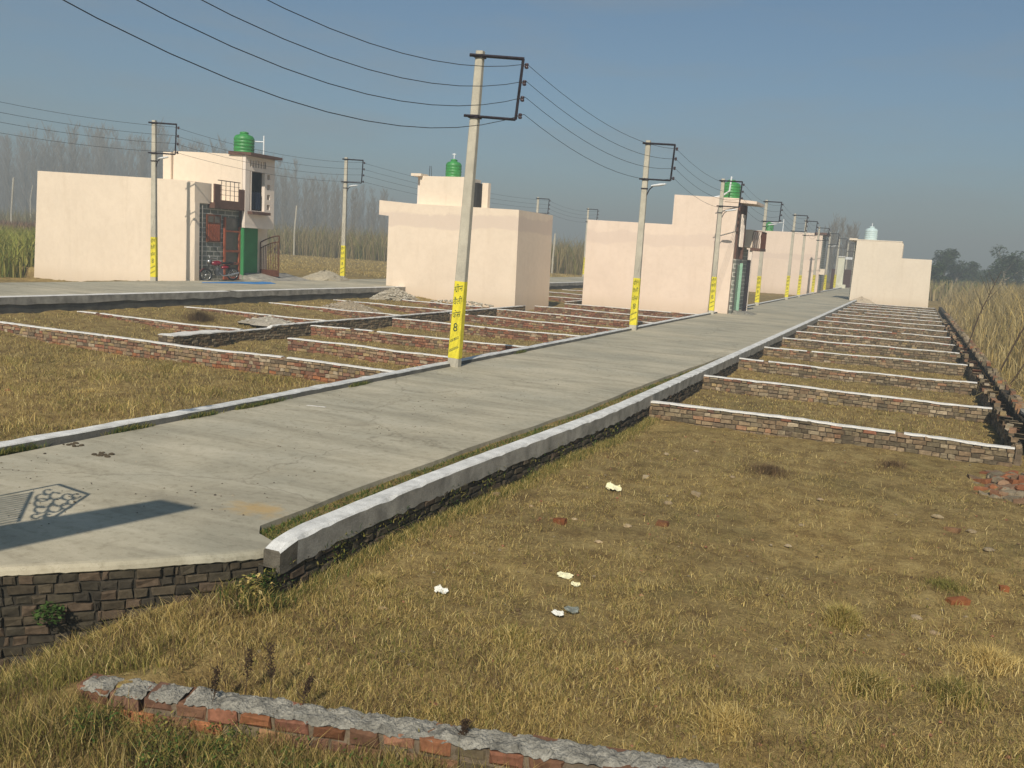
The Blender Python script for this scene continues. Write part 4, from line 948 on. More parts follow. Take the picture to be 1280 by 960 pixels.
# single stones and bricks on the near plot
def place(u, v): p = at_z(u, v, -.37); return p[0], p[1], GZ(p[0], p[1])+.002
nb = 0
singles = [(748, 680, .055, 's', (.58, .48, .34), 'pale cream stone below the pair of bricks in the dry grass'), (718, 652, .05, 's', (.52, .44, .32), 'small pale stone left of the crumbled brick patch'),
  (1197, 757, .15, 'b', OR[0], 'bright orange broken brick on the right of the near plot'), (1190, 663, .14, 'b', OR[3], 'brownish brick half below the right boundary wall'),
  (1145, 774, .075, 's', (.42, .36, .27), 'flat grey brown stone right of the tall dry grass clump'), (1168, 790, .06, 's', (.38, .31, .23), 'small flat stone below the larger flat stone, right of the grass clump'),
  (828, 660, .12, 'b', OR[2], 'dark red brick half sunk in the middle of the plot'), (835, 631, .08, 's', (.45, .38, .28), 'light stone above the crumbled brick in mid plot'),
  (807, 597, .06, 'b', (.55, .50, .40), 'pale brick bit right of the yellow packet towards the second wall'), (870, 620, .09, 'b', (.42, .36, .27), 'long flat pale stone right of the yellow packet'),
  (700, 655, .12, 'b', OR[1], 'red brick flake just left of the pair of pale stones'), (784, 661, .07, 's', (.5, .42, .3), 'pale stone between the dark red brick and the cream stone'),
  (870, 567, .06, 's', (.40, .34, .26), 'pale pebble close below the nearest right hand wall'), (833, 568, .07, 's', (.42, .36, .27), 'round pale stone midway between packet and nearest wall'),
  (1002, 658, .05, 's', (.4, .34, .26), 'small pale pebble left of the bare soil hollow'), (985, 684, .05, 's', (.42, .36, .27), 'pale pebble just left below the other pebble by the soil hollow'),
  (1172, 645, .09, 's', (.42, .36, .26), 'long pale stone near the right boundary heap'), (1214, 663, .08, 's', (.35, .3, .22), 'dull stone right of the brownish brick half'),
  (1236, 690, .08, 's', (.33, .29, .22), 'dull rounded stone near the right edge of the view'), (1254, 742, .07, 'b', OR[0], 'small orange brick bit at the right edge'),
  (620, 620, .09, 'b', (.45, .36, .26), 'flat pale brick piece near the foot of the right kerb'), (664, 632, .05, 's', (.5, .4, .3), 'tiny pale stone near the flat piece by the kerb'),
  (1025, 628, .06, 's', (.4, .33, .25), 'pale stone on the plot above the soil hollow'), (915, 600, .06, 's', (.38, .32, .24), 'small stone midway along the plot'),
  (478, 765, .05, 's', (.42, .33, .24), 'small stone in the grass behind the foreground wall')]
for (u, v, r, k, c, lab) in singles:
    x, y, z = place(u, v); mb = MB()
    c = (c[0]*.82, c[1]*.74, c[2]*.62); r *= .8
    if k == 's': stone(mb, (x, y, z+r*.15), r, c, .4, 9); o = mb.build('stone', M['rubble']); tag(o, lab, 'stone', 'stones and brick bits lying on the near plot')
    else: halfbrick(mb, (x, y, z-.02), rnd(-.5, .5), c, r*1.5, r*.8, .065, rnd(-.1, .1)); o = mb.build('broken_brick', M['rubble']); tag(o, lab, 'brick', 'stones and brick bits lying on the near plot')
# litter
def crumple(name, u, v, w, h_, m, label, cat='litter', n=9):
    x, y, z = place(u, v); mb = MB(); pts = []
    g = {}
    for i in range(n+1):
        for j in range(n+1):
            a, b = i/n-.5, j/n-.5; cut = 1-.25*(abs(a*b) > .13)
            g[i, j] = len(mb.v); mb.v.append((x+a*w*cut+rnd(-.008, .008), y+b*w*.8*cut+rnd(-.008, .008), z+.03+h_*(.5+.5*math.sin(5*a+3*b+x))*(.4+random.random()*.6)+h_*.8*(b+.5)-.02)); mb.c.append((.5,)*3)
    for i in range(n):
        for j in range(n):
            if (i, j) in ((0, 0), (n-1, n-1), (n-1, 0)): continue
            mb.f.append((g[i, j], g[i+1, j], g[i+1, j+1], g[i, j+1])); mb.mi.append(0)
    o = mb.build(name, m); md = o.modifiers.new('s', 'SOLIDIFY'); md.thickness = .003; return tag(o, label, cat)
crumple('paper_wrapper', 767, 614, .20, .06, M['paper'], 'crumpled pale yellow packet lying on the dry grass in mid plot')
crumple('paper_scrap', 706, 721, .15, .022, M['paper'], 'torn cream paper scrap, the upper of two behind the grey bag')
crumple('paper_scrap', 719, 731, .09, .02, M['paper'], 'small torn cream scrap touching the larger one on its lower right')
crumple('paper_scrap', 551, 744, .12, .035, M['whitepaper'], 'small white paper standing up in the grass left of the torn scraps')
crumple('plastic_bag', 714, 768, .12, .022, M['poly'], 'grey green crumpled polythene bag below the torn paper')
crumple('paper_scrap', 697, 773, .10, .02, M['whitepaper'], 'white scrap just left of the grey polythene bag')
crumple('plastic_wrapper', 866, 529, .32, .02, M['paper'], 'yellow wrapper at the foot of the nearest right hand wall')

# ------------------------------------------------------------------ vegetation
STRAW = np.array([(.58, .44, .165), (.50, .375, .13), (.40, .29, .10), (.66, .53, .24), (.33, .235, .08), (.54, .39, .14)])
OLIVE = np.array([(.23, .205, .05), (.18, .17, .04), (.29, .245, .07), (.13, .135, .03)])
DARKB = np.array([(.10, .065, .032), (.08, .055, .03), (.14, .09, .045)])
GREEN = np.array([(.055, .105, .022), (.075, .13, .03), (.045, .085, .018)])
REED = np.array([(.40, .31, .15), (.32, .25, .115), (.46, .37, .19), (.26, .20, .09), (.35, .28, .11)])
CANE = np.array([(.27, .29, .06), (.38, .37, .09), (.17, .20, .04), (.48, .43, .13)])
def blades(name, P0, h, w, lean, cols, label=None, cat=None, bend=.5, flat=None, zoff=-.01, material=None):
    n = len(P0); th = RNG.uniform(0, 2*np.pi, n); ph = RNG.uniform(0, 2*np.pi, n)
    ln = np.abs(lean)*np.abs(RNG.standard_normal(n)); ln = np.clip(ln, 0, 1.45)
    dx, dy = np.cos(ph), np.sin(ph); hz = np.cos(ln); hr = np.sin(ln)
    sx, sy = np.cos(th)*w/2, np.sin(th)*w/2
    B = P0+np.array([0, 0, zoff])
    mid = B+np.stack([dx*hr*h*.5, dy*hr*h*.5, hz*h*.55], 1)
    tip = B+np.stack([dx*(hr+bend*RNG.random(n))*h, dy*(hr+bend*RNG.random(n))*h, hz*h*(1-.25*bend)+.004], 1)
    off = np.stack([sx, sy, np.zeros(n)], 1)
    V = np.stack([B-off, B+off, mid+off*.8, mid-off*.8, tip], 1).reshape(-1, 3)
    i = np.arange(n)*5
    q4 = np.stack([i, i+1, i+2, i+3], 1); t3 = np.stack([i+3, i+2, i+4], 1)
    c = np.repeat(cols, 5, 0)
    o = np_mesh(name, V, [q4, t3], c, material or M['straw']); return tag(o, label, cat, kind='stuff')
def pick(pal, n, lo=.75, hi=1.25): return pal[RNG.integers(0, len(pal), n)]*RNG.uniform(lo, hi, (n, 1))
def patch(x, y, s=1.0, o=0): return .5+.25*(np.sin(1.9*s*x+o+1.3*np.sin(1.1*s*y))+np.sin(2.3*s*y-o+1.1*np.sin(1.7*s*x+.5)))
def soil(x, y):
    m = .9*np.exp(-((x+.9)**2/3.2+(y-10.2)**2/2.6)) + .55*np.exp(-((x+3.0)**2/.9+(y-9.4)**2/.8)) + .6*np.exp(-((x-.9)**2/1.2+(y-12.6)**2/2.2)) + .5*np.exp(-((x+1.2)**2/1.5+(y-14.2)**2/.7))
    return np.clip(m + .55*(patch(x, y, .8, 9)-.5) + .35*(patch(x, y, 2.7, 3)-.5), 0, 1)
def mixc(x, y, n, gp=.2):
    p = patch(x, y, 1.1, 2); q_ = patch(x, y, 2.9, 5); r = RNG.random(n)
    c = pick(STRAW, n); g_ = pick(OLIVE, n); d_ = pick(DARKB, n)
    c = np.where((r < 1.05*gp*(.3+1.3*p))[:, None], g_, c); c = np.where((RNG.random(n) < .16+.22*(q_ > .62)+.35*soil(x, y)*(x > -5))[:, None], d_*1.5, c); return c
def samp(n, x0, x1, y0, y1, pw=1.0):
    u = RNG.random(n); y = 1/((1/y0)*(1-u)+(1/y1)*u) if pw == 1 else y0+(y1-y0)*u
    return RNG.uniform(x0, x1, n), y
def grounded(x, y): return np.stack([x, y, gz(x, y)+gn(x, y)], 1)
# near plot turf: short upright + matted
n = 330000; x, y = samp(n, -4.7, 3.2, 4.6, 16.7)
hole = np.exp(-((x+.44)**2/.2+(y-9.75)**2/.12)); keep = (RNG.random(n) > .85*hole) & (RNG.random(n) < np.clip(-.15+1.5*patch(x, y, 1.5, 1)*(.55+.75*patch(x, y, .55, 4))*(1-.85*soil(x, y)), .08, 1)) & (x > XOa(y)+.03)
x, y = x[keep], y[keep]; n = len(x)
longer = np.clip((7.4-y)/2.2, 0, 1)
blades('dry_grass', grounded(x, y), RNG.uniform(.014, .042, n)*(1+1.6*longer+.7*(patch(x, y, 3.3, 3) > .72)), RNG.uniform(.0022, .005, n)*(1+y/22), np.where(y > 6.8, 1.45, 1.05), mixc(x, y, n), 'short dry straw coloured grass covering the near plot', 'grass')
n = 170000; x, y = samp(n, -4.7, 3.2, 4.6, 15.0); k = (RNG.random(n) < (.15+patch(x, y, 2.2, 4)**1.3*1.1)*(1-.7*soil(x, y))) & (x > XOa(y)+.03); x, y = x[k], y[k]; n = len(x)
blades('straw_litter', grounded(x, y), RNG.uniform(.015, .09, n), RNG.uniform(.002, .004, n)*(1+y/25), 1.4, pick(np.vstack([STRAW, STRAW, OLIVE, DARKB*1.6]), n, .8, 1.3), 'loose cut straw lying flat on the near plot', 'straw', bend=.25, zoff=.008)
# foreground strip, taller and greener
n = 120000; x = RNG.uniform(-7.5, 3.5, n); y = RNG.uniform(2.8, 6.4, n)
sd = (x-A0[0])*nn[0]+(y-A0[1])*nn[1]; al = (x-A0[0])*t[0]+(y-A0[1])*t[1]
re = (y > 4.65+(x+6.27)*.97-.12) & (x < -4.7)
onw = (sd < .02) & (sd > -.27) & (al > -.1)
k = (~re) & (~onw) & ((x < -4.2) | (y < 6.0)) & ((sd > -.1) | (RNG.random(n) < .45)) & ~((x > -4.98) & (x < -4.68) & (y > 5.88)); x, y, sd = x[k], y[k], sd[k]; n = len(x)
hh = np.where(sd > 0, RNG.uniform(.05, .22, n), np.where(x < -4.5, RNG.uniform(.05, .17, n), RNG.uniform(.03, .10, n)))
blades('foreground_grass', grounded(x, y), hh, RNG.uniform(.003, .006, n), .45, mixc(x, y, n, .75), 'taller olive and straw grass in front of and behind the foreground wall', 'grass', bend=.6)
n = 17000; al = RNG.random(n)**.8*4.6-.8; sd = .02+np.abs(RNG.standard_normal(n))*.22; k = RNG.random(n) < .25+.9*patch(al*3, sd, 1.4, 2); al, sd = al[k], sd[k]; n = len(al)
x = FA[0]+al*_d[0]+sd*FN[0]; y = FA[1]+al*_d[1]+sd*FN[1]
blades('tall_foreground_grass', grounded(x, y), RNG.uniform(.12, .34, n), RNG.uniform(.003, .007, n), .28, pick(np.vstack([OLIVE, OLIVE*.8, STRAW, STRAW*.7, DARKB*1.5]), n), 'tall mixed green and straw stems in front of the foreground wall', 'grass', bend=.35)
n = 5000; cx_ = RNG.uniform(0, 2.6, 26); ci = RNG.integers(0, 26, n); al = cx_[ci]+RNG.normal(0, .07, n); sd = .12+.35*(ci % 5)/5+RNG.normal(0, .05, n)
x = FA[0]+al*_d[0]+sd*FN[0]; y = FA[1]+al*_d[1]+sd*FN[1]; P0 = grounded(x, y); P0[:, 2] += RNG.random(n)*.2
blades('herb_leaves', P0, RNG.uniform(.015, .04, n), RNG.uniform(.008, .018, n), 1.1, pick(np.vstack([GREEN*1.3, OLIVE]), n), 'small green herb leaves among the stems in front of the foreground wall', 'weeds')
n = 26000; x = RNG.uniform(-8.5, -4.7, n); y = 4.65+(x+6.27)*.97-.16-RNG.random(n)**1.3*1.5
blades('bank_grass', grounded(x, y), RNG.uniform(.05, .19, n), RNG.uniform(.003, .007, n), .6, mixc(x, y, n, .5), 'mixed straw and green grass on the bank below the dark retaining wall', 'grass')
n = 2600; x = RNG.normal(-4.80, .13, n); y = RNG.normal(5.82, .09, n); k = (y < 5.9) & (y < 4.65+(x+6.27)*.97-.06); x, y = x[k], y[k]; n = len(x)
P0 = grounded(x, y); P0[:, 2] += RNG.random(n)*.12
blades('corner_weeds', P0, RNG.uniform(.05, .16, n), RNG.uniform(.004, .010, n), .6, pick(np.vstack([GREEN, OLIVE, OLIVE, STRAW, DARKB]), n), 'tangle of dry and green weeds at the corner where road and right kerb meet', 'weeds')
# grass at kerb base and bank
n = 16000; y = RNG.uniform(5.8, 17, n); x = XOa(y)+.02+np.abs(RNG.standard_normal(n))*.11
blades('kerb_side_grass', grounded(x, y), RNG.uniform(.04, .13, n), RNG.uniform(.003, .006, n), .5, pick(np.vstack([GREEN, OLIVE, OLIVE, STRAW]), n), 'green and straw grass at the foot of the right kerb', 'grass')
# weeds on the dark kerb bricks
n = 3800; y = 5.8+9*RNG.random(n)**1.6; k = RNG.random(n) < patch(y*0, y, 2.5, 1)**2; y = y[k]; n = len(y)
P0 = np.stack([XOa(y)+.005, y, RNG.uniform(-.45, -.05, n)], 1)
blades('creeping_weeds', P0, RNG.uniform(.02, .06, n), RNG.uniform(.008, .018, n), 1.2, pick(np.vstack([GREEN*.8, OLIVE]), n), 'small dark green weeds growing from the kerb bricks', 'weeds')
# gutter weeds between road and kerb
n = 26000; y = 6.4+21*RNG.random(n)**1.5; fr_ = RNG.random(n); xl = np.array(-5.34+.30*sstep((y-8)/8)+.36*sstep((y-17)/14))+.04; xr = XOa(y)-.235; x = xl+(xr-xl)*fr_
k = RNG.random(n) < .35+.6*patch(x*2, y, 2.2, 1); x, y = x[k], y[k]; n = len(x)
P0 = np.stack([x, y, np.full(n, -.055)], 1)
blades('gutter_weeds', P0, RNG.uniform(.02, .08, n), RNG.uniform(.006, .014, n), .8, pick(np.vstack([GREEN, GREEN, OLIVE]), n), 'low green weeds in the strip between road and right kerb', 'weeds')
mb = MB(); p = None
for yy in list(np.arange(6.2, 33, .4)):
    xl = float(-5.34+.30*sstep((yy-8)/8)+.36*sstep((yy-17)/14))-.02; xq = XO(yy)-.2; cur = [(xl, yy, -.06+rnd(-.012, .012)), ((xl+xq)/2, yy, -.045+rnd(-.015, .015)), (xq, yy, -.05)]
    if p: mb.add(p+cur, [(0, 1, 4, 3), (1, 2, 5, 4)])
    p = cur
mb.add([(-5.42, 6.45, -.045), (-5.05, 6.2, -.05), (-4.80, 6.02, -.06), (-4.74, 6.1, -.06), (-4.80, 6.6, -.05), (-5.40, 6.6, -.05)], [tuple(range(6))])
tag(mb.build('gutter_soil', M['ground']), kind='structure')
# weeds growing through the left kerb
n = 3500; cy_ = RNG.choice([6.3, 8.9, 11.2, 11.7, 10.2, 14.3, 22, 7.2], n); y = cy_+RNG.normal(0, .16, n); x = np.array([LKX(v) for v in y])+.03+RNG.random(n)*.05
blades('kerb_weeds', np.stack([x, y, np.zeros(n)], 1), RNG.uniform(.03, .12, n), RNG.uniform(.006, .012, n), .6, pick(np.vstack([GREEN, OLIVE]), n), 'small weeds sprouting along the inner side of the left kerb', 'weeds')
# left plots
n = 150000; x = RNG.uniform(-24, -9.7, n); y = 6+10.4*RNG.random(n)**.8
k = RNG.random(n) < .25+.9*patch(x, y, 1.1, 3); x, y = x[k], y[k]; n = len(x); tuft = patch(x, y, 1.3, 7) > .72
blades('left_plot_grass', grounded(x, y), RNG.uniform(.04, .12, n)*(1+.9*tuft), RNG.uniform(.005, .011, n), .8, mixc(x, y, n, .3)*np.where(tuft, 1.15, .95)[:, None], 'rough dry grass in the open plot left of the road', 'grass')
n = 90000; x = RNG.uniform(-24, -9.7, n); y = RNG.uniform(16.8, 45, n)
k = (RNG.random(n) < .3+.7*patch(x, y, .9, 3)) & ~((np.abs(x+17.3) < .3)) & ~((y > 41.3) & (x < -17.5)); x, y = x[k], y[k]; n = len(x)
blades('walled_plot_grass', grounded(x, y), RNG.uniform(.04, .12, n), RNG.uniform(.008, .016, n), .8, mixc(x, y, n, .3), 'dry grass between the red brick plot walls', 'grass')
n = 70000; x = RNG.uniform(-4.3, 1.8, n); y = 16.95+50*RNG.random(n)**1.6
blades('right_plot_grass', grounded(x, y), RNG.uniform(.03, .09, n), RNG.uniform(.006, .014, n), .9, mixc(x, y, n, .35), 'short dry grass between the low walls right of the road', 'grass')
# distinct clumps
def clump(u, v, r, h, nb_, pal, label, lean=.5, name='grass_clump', zref=-.37, P3=None):
    if P3 is None: P3 = at_z(u, v, zref)
    n = nb_; a = RNG.uniform(0, 6.28, n); rr = r*np.abs(RNG.standard_normal(n))*.48; x = P3[0]+rr*np.cos(a); y = P3[1]+rr*np.sin(a)
    o = blades(name, grounded(x, y), h*RNG.uniform(.5, 1.1, n)*np.exp(-(rr/r)**2*.8), RNG.uniform(.004, .007, n), lean, pick(pal, n), None, None)
    del o['kind']; return tag(o, label, 'grass clump', 'grass clumps on the plots')
YEL = np.array([(.42, .36, .10), (.34, .30, .075), (.26, .25, .06), (.48, .40, .14)])
clump(1052, 782, .19, .24, 1500, np.vstack([YEL, STRAW]), 'bright yellow green grass clump standing in the middle of the near plot', .45)
clump(1235, 830, .34, .2, 1700, STRAW*1.15, 'flattened straw clump at the right edge of the near plot', 1.1)
clump(1085, 862, .30, .2, 1400, np.vstack([OLIVE, STRAW]), 'olive tuft below the bright yellow clump')
clump(960, 592, .42, .17, 1300, DARKB*1.5, 'dark brown dried weed tuft before the nearest right wall', .8)
clump(1115, 583, .36, .13, 900, DARKB*1.7, 'small dark tuft right of the dark brown tuft', .8)
clump(1190, 870, .35, .2, 900, np.vstack([OLIVE, OLIVE, STRAW]), 'olive grass tuft near the lower right corner')
clump(250, 398, .65, .5, 1500, DARKB*1.2, 'dark bush of dried weed between the red brick walls on the left', .6, 'dry_shrub', -.15)
clump(205, 462, .3, .3, 700, np.vstack([OLIVE, STRAW]), 'tall tuft in the open plot left of the road', .6, zref=-.45)
clump(168, 455, .5, .12, 900, STRAW*1.25, 'spread of bright straw left of the tall tuft', 1.3, zref=-.45)
clump(112, 488, .5, .12, 900, STRAW*1.25, 'bright straw patch in the middle of the left open plot', 1.3, zref=-.45)
clump(905, 905, .30, .16, 1300, STRAW*1.1, 'pale straw tuft at the bottom centre right of the near plot', .9)
clump(640, 800, .28, .13, 900, np.vstack([OLIVE, STRAW]), 'low tuft below the grey bag and torn paper', .8)
clump(470, 730, .25, .13, 900, np.vstack([STRAW, OLIVE]), 'low straw tuft left of the white paper scrap', .8)
clump(800, 840, .32, .12, 1100, np.vstack([DARKB*1.8, STRAW]), 'brown flattened tuft in the lower middle of the near plot', 1.0)
clump(1180, 735, .3, .10, 900, OLIVE, 'olive tuft just left of the orange broken brick', .9)
# dry weed stalks in the foreground
def stalk(x, y, h, label, dark=(.055, .035, .022), lean=(0, 0), fuzz=True):
    z = GZ(x, y)-.03; root = empty('dry_weed', (x, y, z), label, 'weed', 'tall dry weeds in the foreground')
    mb = MB(); pts = [(x+lean[0]*s_**1.5, y+lean[1]*s_, z+h*s_) for s_ in np.linspace(0, 1, 7)]
    mb.tube(pts, [.0045*(1-.6*s_) for s_ in np.linspace(0, 1, 7)], 5)
    for k in range(int(9)):
        s_ = rnd(.35, .95); b = (x+lean[0]*s_**1.5, y+lean[1]*s_, z+h*s_); a = rnd(0, 6.28); l = rnd(.05, .16)*(1.2-s_*.6)
        mb.tube([b, (b[0]+l*.5*math.cos(a), b[1]+l*.5*math.sin(a), b[2]+l*.5), (b[0]+l*.75*math.cos(a), b[1]+l*.75*math.sin(a), b[2]+l)], [.0028, .002, .0012], 4)
    put(mb, 'stem', M['rubble_dark'], root)
    mb = MB()
    for k in range(170 if fuzz else 60):
        s_ = rnd(.55, 1.0); b = (x+lean[0]*s_**1.5+rnd(-.022, .022), y+lean[1]*s_+rnd(-.022, .022), z+h*s_); r = rnd(.004, .011); a = rnd(0, 6.28); c = rnd(-1, 1)
        mb.add([(b[0]-r*math.cos(a), b[1]-r*math.sin(a), b[2]-r*c), (b[0]+r*math.cos(a), b[1]+r*math.sin(a), b[2]+r*.3), (b[0], b[1], b[2]+r*1.6)], [(0, 1, 2)], sc(dark, rnd(.7, 1.8)))
    put(mb, 'seed_head', M['straw'], root)
M['rubble_dark'] = noisy('dry_stem', (.075, .05, .03), .3, 30, .9, 0)
for i, (u, v, h, lx, lab) in enumerate([(305, 885, .42, .03, 'tallest dark dry weed stalk behind the foreground wall'), (338, 900, .50, -.03, 'dark branched weed leaning over the middle of the foreground wall'),
        (265, 900, .38, .02, 'dark seed head stalk left of the tallest weed'), (375, 905, .3, .07, 'short forked weed right of the branched weed'), (575, 945, .2, .02, 'small dark tuft before the right part of the foreground wall')]):
    p = at_z(u, v, -.5); stalk(p[0], p[1], h, lab, lean=(lx, .02))
# leafy plants near lower left
def leafy(u, v, zr, r, h, nl, label, pal=GREEN, name='leafy_weed', P3=None, size=(.012, .028)):
    P3 = P3 or at_z(u, v, zr); mb = MB()
    for k in range(nl):
        a = rnd(0, 6.28); rr = r*random.random()**.6; zz = rnd(.1, 1)*h*(1-.4*rr/r); c = (P3[0]+rr*math.cos(a), P3[1]+rr*math.sin(a), P3[2]+zz); s_ = rnd(*size); b = rnd(0, 6.28); tl = rnd(-.6, .6)
        col = sc(tuple(pal[random.randrange(len(pal))]), rnd(.7, 1.4)); d1 = (math.cos(b)*s_, math.sin(b)*s_, tl*s_); d2 = (-math.sin(b)*s_*.45, math.cos(b)*s_*.45, rnd(-.3, .3)*s_)
        mb.add([tuple(c[i]-d1[i] for i in range(3)), tuple(c[i]+d2[i] for i in range(3)), tuple(c[i]+d1[i] for i in range(3)), tuple(c[i]-d2[i] for i in range(3))], [(0, 1, 2, 3)], col)
    o = mb.build(name, M['leaf']); return tag(o, label, 'plant', 'small leafy weeds')
wp = (-5.93, 4.80, -.42)
leafy(0, 0, 0, .12, .17, 260, 'small green plant growing out of the dark retaining wall', P3=wp, pal=GREEN*.9)
leafy(205, 925, -.62, .22, .22, 420, 'green herb with tiny leaves left in the foreground grass', pal=np.vstack([GREEN, OLIVE]), size=(.008, .018))
leafy(290, 935, -.62, .2, .25, 360, 'taller green herb in the foreground below the wall', pal=np.vstack([GREEN, OLIVE]), size=(.008, .018))
leafy(350, 665, -.15, .16, .2, 300, 'weed hanging at the corner where the kerb meets the road', pal=np.vstack([OLIVE, STRAW, GREEN]), P3=(-4.78, 5.86, -.30))
mb = MB(); tr = random.Random(5)
P3 = at_z(225, 925, -.5)
for k in range(160):
    x = P3[0]+tr.gauss(0, .10); y = P3[1]+tr.gauss(0, .1); z = -.42+tr.uniform(-.12, .02); r = tr.uniform(.0025, .005)
    mb.add([(x-r, y, z), (x, y-r, z+r), (x+r, y, z), (x, y+r, z-r)], [(0, 1, 2, 3)], (.6, .6, .5))
tag(mb.build('tiny_flowers', M['leaf']), 'tiny white flower heads on the green herb in the foreground', 'flowers', kind='stuff')
# crumbs and dark bits on the road
n = 1500; x = RNG.uniform(-9.2, -5.5, n); y = 5.5+22*RNG.random(n)**1.4
k = (y > 4.95+(x+6.27)*.97) & (RNG.random(n) < patch(x, y, 1.3, 6)**2*1.4); x, y = x[k], y[k]; mb = MB()
for a, b in zip(x, y): stone(mb, (a, b, .002), rnd(.004, .013)*(1 if random.random() < .95 else 1.8), random.choice([(.12, .10, .07), (.2, .17, .12), (.35, .3, .22), (.06, .05, .04)]), .5, 5)
tag(mb.build('road_grit', M['rubble']), 'dark crumbs and grit scattered over the near concrete', 'grit', kind='stuff')
for (u, v, w, lab) in [(130, 569, .05, 'dried dung bits on the road below the left kerb'), (92, 556, .05, 'smaller dried dung bits close to the left kerb at the near end')]:
    p = at_z(u, v, 0); mb = MB()
    for k in range(12): stone(mb, (p[0]+rnd(-.12, .12), p[1]+rnd(-.08, .08), .008), rnd(.015, .045), (.09, .07, .045), .4, 6)
    tag(mb.build('dung', M['rubble']), lab, 'dung', 'dung on the road')
p = at_z(396, 508, 0); mb = MB(); mb.hexa([(p[0]-.16, p[1]-.06, .003), (p[0]+.16, p[1]+.0, .003), (p[0]+.16, p[1]+.04, .003), (p[0]-.16, p[1]-.02, .003), (p[0]-.16, p[1]-.06, .008), (p[0]+.16, p[1]+.0, .008), (p[0]+.16, p[1]+.04, .008), (p[0]-.16, p[1]-.02, .008)])
tag(mb.build('paint_mark', M['white']), 'short white paint dash on the road near the left kerb', 'road marking')
# thin soil lumps (texture under turf)
n = 900; x, y = samp(n, -4.2, 3, 5, 17); mb = MB()
for a, b in zip(x, y): stone(mb, (a, b, GZ(a, b)+.004), rnd(.006, .022), sc(random.choice([(.16, .11, .06), (.12, .08, .045), (.25, .20, .13), (.30, .14, .08)]), rnd(.8, 1.2)), .6, 5)
tag(mb.build('soil_crumbs', M['rubble']), 'small soil lumps and brick crumbs in the near plot turf', 'soil', kind='stuff')

# reeds on the right
def region_reeds(name, n, xs, ys_, hr, wr, pal, label, cat, lean=.12, bend=.25, yp=1.3):
    x = xs[0]+(xs[1]-xs[0])*RNG.random(n); y = ys_[0]+(ys_[1]-ys_[0])*RNG.random(n)**yp
    return x, y
n = 70000; y = 24+95*RNG.random(n)**1.35; x = 2.9+np.abs(RNG.standard_normal(n))*0+RNG.random(n)*(6+.45*y)
k = (RNG.random(n) < .25+.9*patch(x, y, .35, 2)); x, y = x[k], y[k]; n = len(x)
tall = np.clip((x-2.6)/1.8, .3, 1)*np.clip((y-20)/12, .3, 1)
blades('dry_reeds', grounded(x, y), RNG.uniform(.5, 1.0, n)*tall*(1.9+1.9*patch(x, y, .35, 2)), RNG.uniform(.02, .045, n)*(.6+y/90), .16, pick(np.vstack([REED*1.2, REED, REED*.6, STRAW*.9]), n), 'tall dry tan reeds filling the field right of the boundary wall', 'reeds', bend=.35)
n = 30000; y = 17.5+28*RNG.random(n); x = 2.7+RNG.random(n)*9
blades('rough_grass', grounded(x, y), RNG.uniform(.06, .35, n), RNG.uniform(.006, .014, n), .8, pick(np.vstack([STRAW, OLIVE, REED]), n), 'low rough grass beside the broken boundary wall', 'grass')
n = 1800; y = RNG.normal(24.5, 1.0, n); x = RNG.normal(4.2, .8, n)
blades('cut_stalks', grounded(x, y)+np.array([0, 0, .15]), RNG.uniform(.5, 1.4, n), RNG.uniform(.012, .025, n), 1.3, pick(np.vstack([STRAW*1.2, REED*1.2]), n), 'heap of cut straw stalks lying beside the boundary wall', 'straw', bend=.3)
n = 40000; y = 118+150*RNG.random(n); x = -2+RNG.random(n)*130
blades('far_reeds', grounded(x, y), RNG.uniform(1.6, 3.0, n), RNG.uniform(.12, .3, n), .12, pick(np.vstack([REED, CANE*.7]), n), 'far belt of tan and olive reeds below the tree line at right', 'reeds', bend=.3)
for i, (u, v, y, h, l, lab) in enumerate([(1248, 430, 30, 2.6, 1.3, 'long dark bare stem leaning right among the near reeds'), (1210, 400, 38, 3.0, .9, 'dark leaning stem crossing the reeds left of the long one'), (1262, 410, 26, 2.2, 1.5, 'thick dark stem at the right edge of the reeds')]):
    p = at_y(u, v, y); root = empty('dry_shrub', (p[0], y, -.3), lab, 'shrub', 'dark bare stems in the reeds'); mb = MB()
    mb.tube([(p[0], y, -.4), (p[0]+l*.4, y, h*.45), (p[0]+l, y+.2, h)], [.03, .022, .008], 5)
    for k in range(7): s_ = rnd(.3, .9); b = (p[0]+l*s_, y, h*s_*.98); mb.tube([b, (b[0]+rnd(-.4, .5), y+rnd(-.3, .3), b[2]+rnd(.3, .8))], [.012, .004], 4)
    put(mb, 'stem', M['rubble_dark'], root)

# left background: mown field, tan reeds, green cane
n = 60000; y = 52+60*RNG.random(n); x = -30.6-RNG.random(n)*75
blades('mown_stubble', np.stack([x, y, np.full(n, .3)], 1), RNG.uniform(.05, .22, n), RNG.uniform(.02, .05, n), .9, pick(np.vstack([STRAW*1.1, STRAW]), n), 'mown straw stubble beyond the upper road', 'straw')
n = 110000; y = 95+75*RNG.random(n); x = -20-RNG.random(n)*150
blades('tan_reed_belt', np.stack([x, y, np.full(n, .25)], 1), RNG.uniform(1.2, 3.6, n)+2.4*RNG.random(n)**3, RNG.uniform(.04, .11, n), .2, pick(np.vstack([REED, REED*.8, REED*.55, CANE*.6, np.array([(.27, .17, .09)])]), n), 'tall tan reed belt standing behind the mown field', 'reeds', bend=.3)
n = 26000; x = -41.8-RNG.random(n)*38; y = 30.5+RNG.random(n)*22; k = (y > 30) & (x < -41.8); x, y = x[k], y[k]; n = len(x)
blades('sugar_cane', np.stack([x, y, np.full(n, -.4)], 1), RNG.uniform(1.6, 3.3, n), RNG.uniform(.04, .08, n), .14, pick(CANE, n), 'green and yellow sugar cane crop at the left edge behind the first house', 'crop', bend=.5)
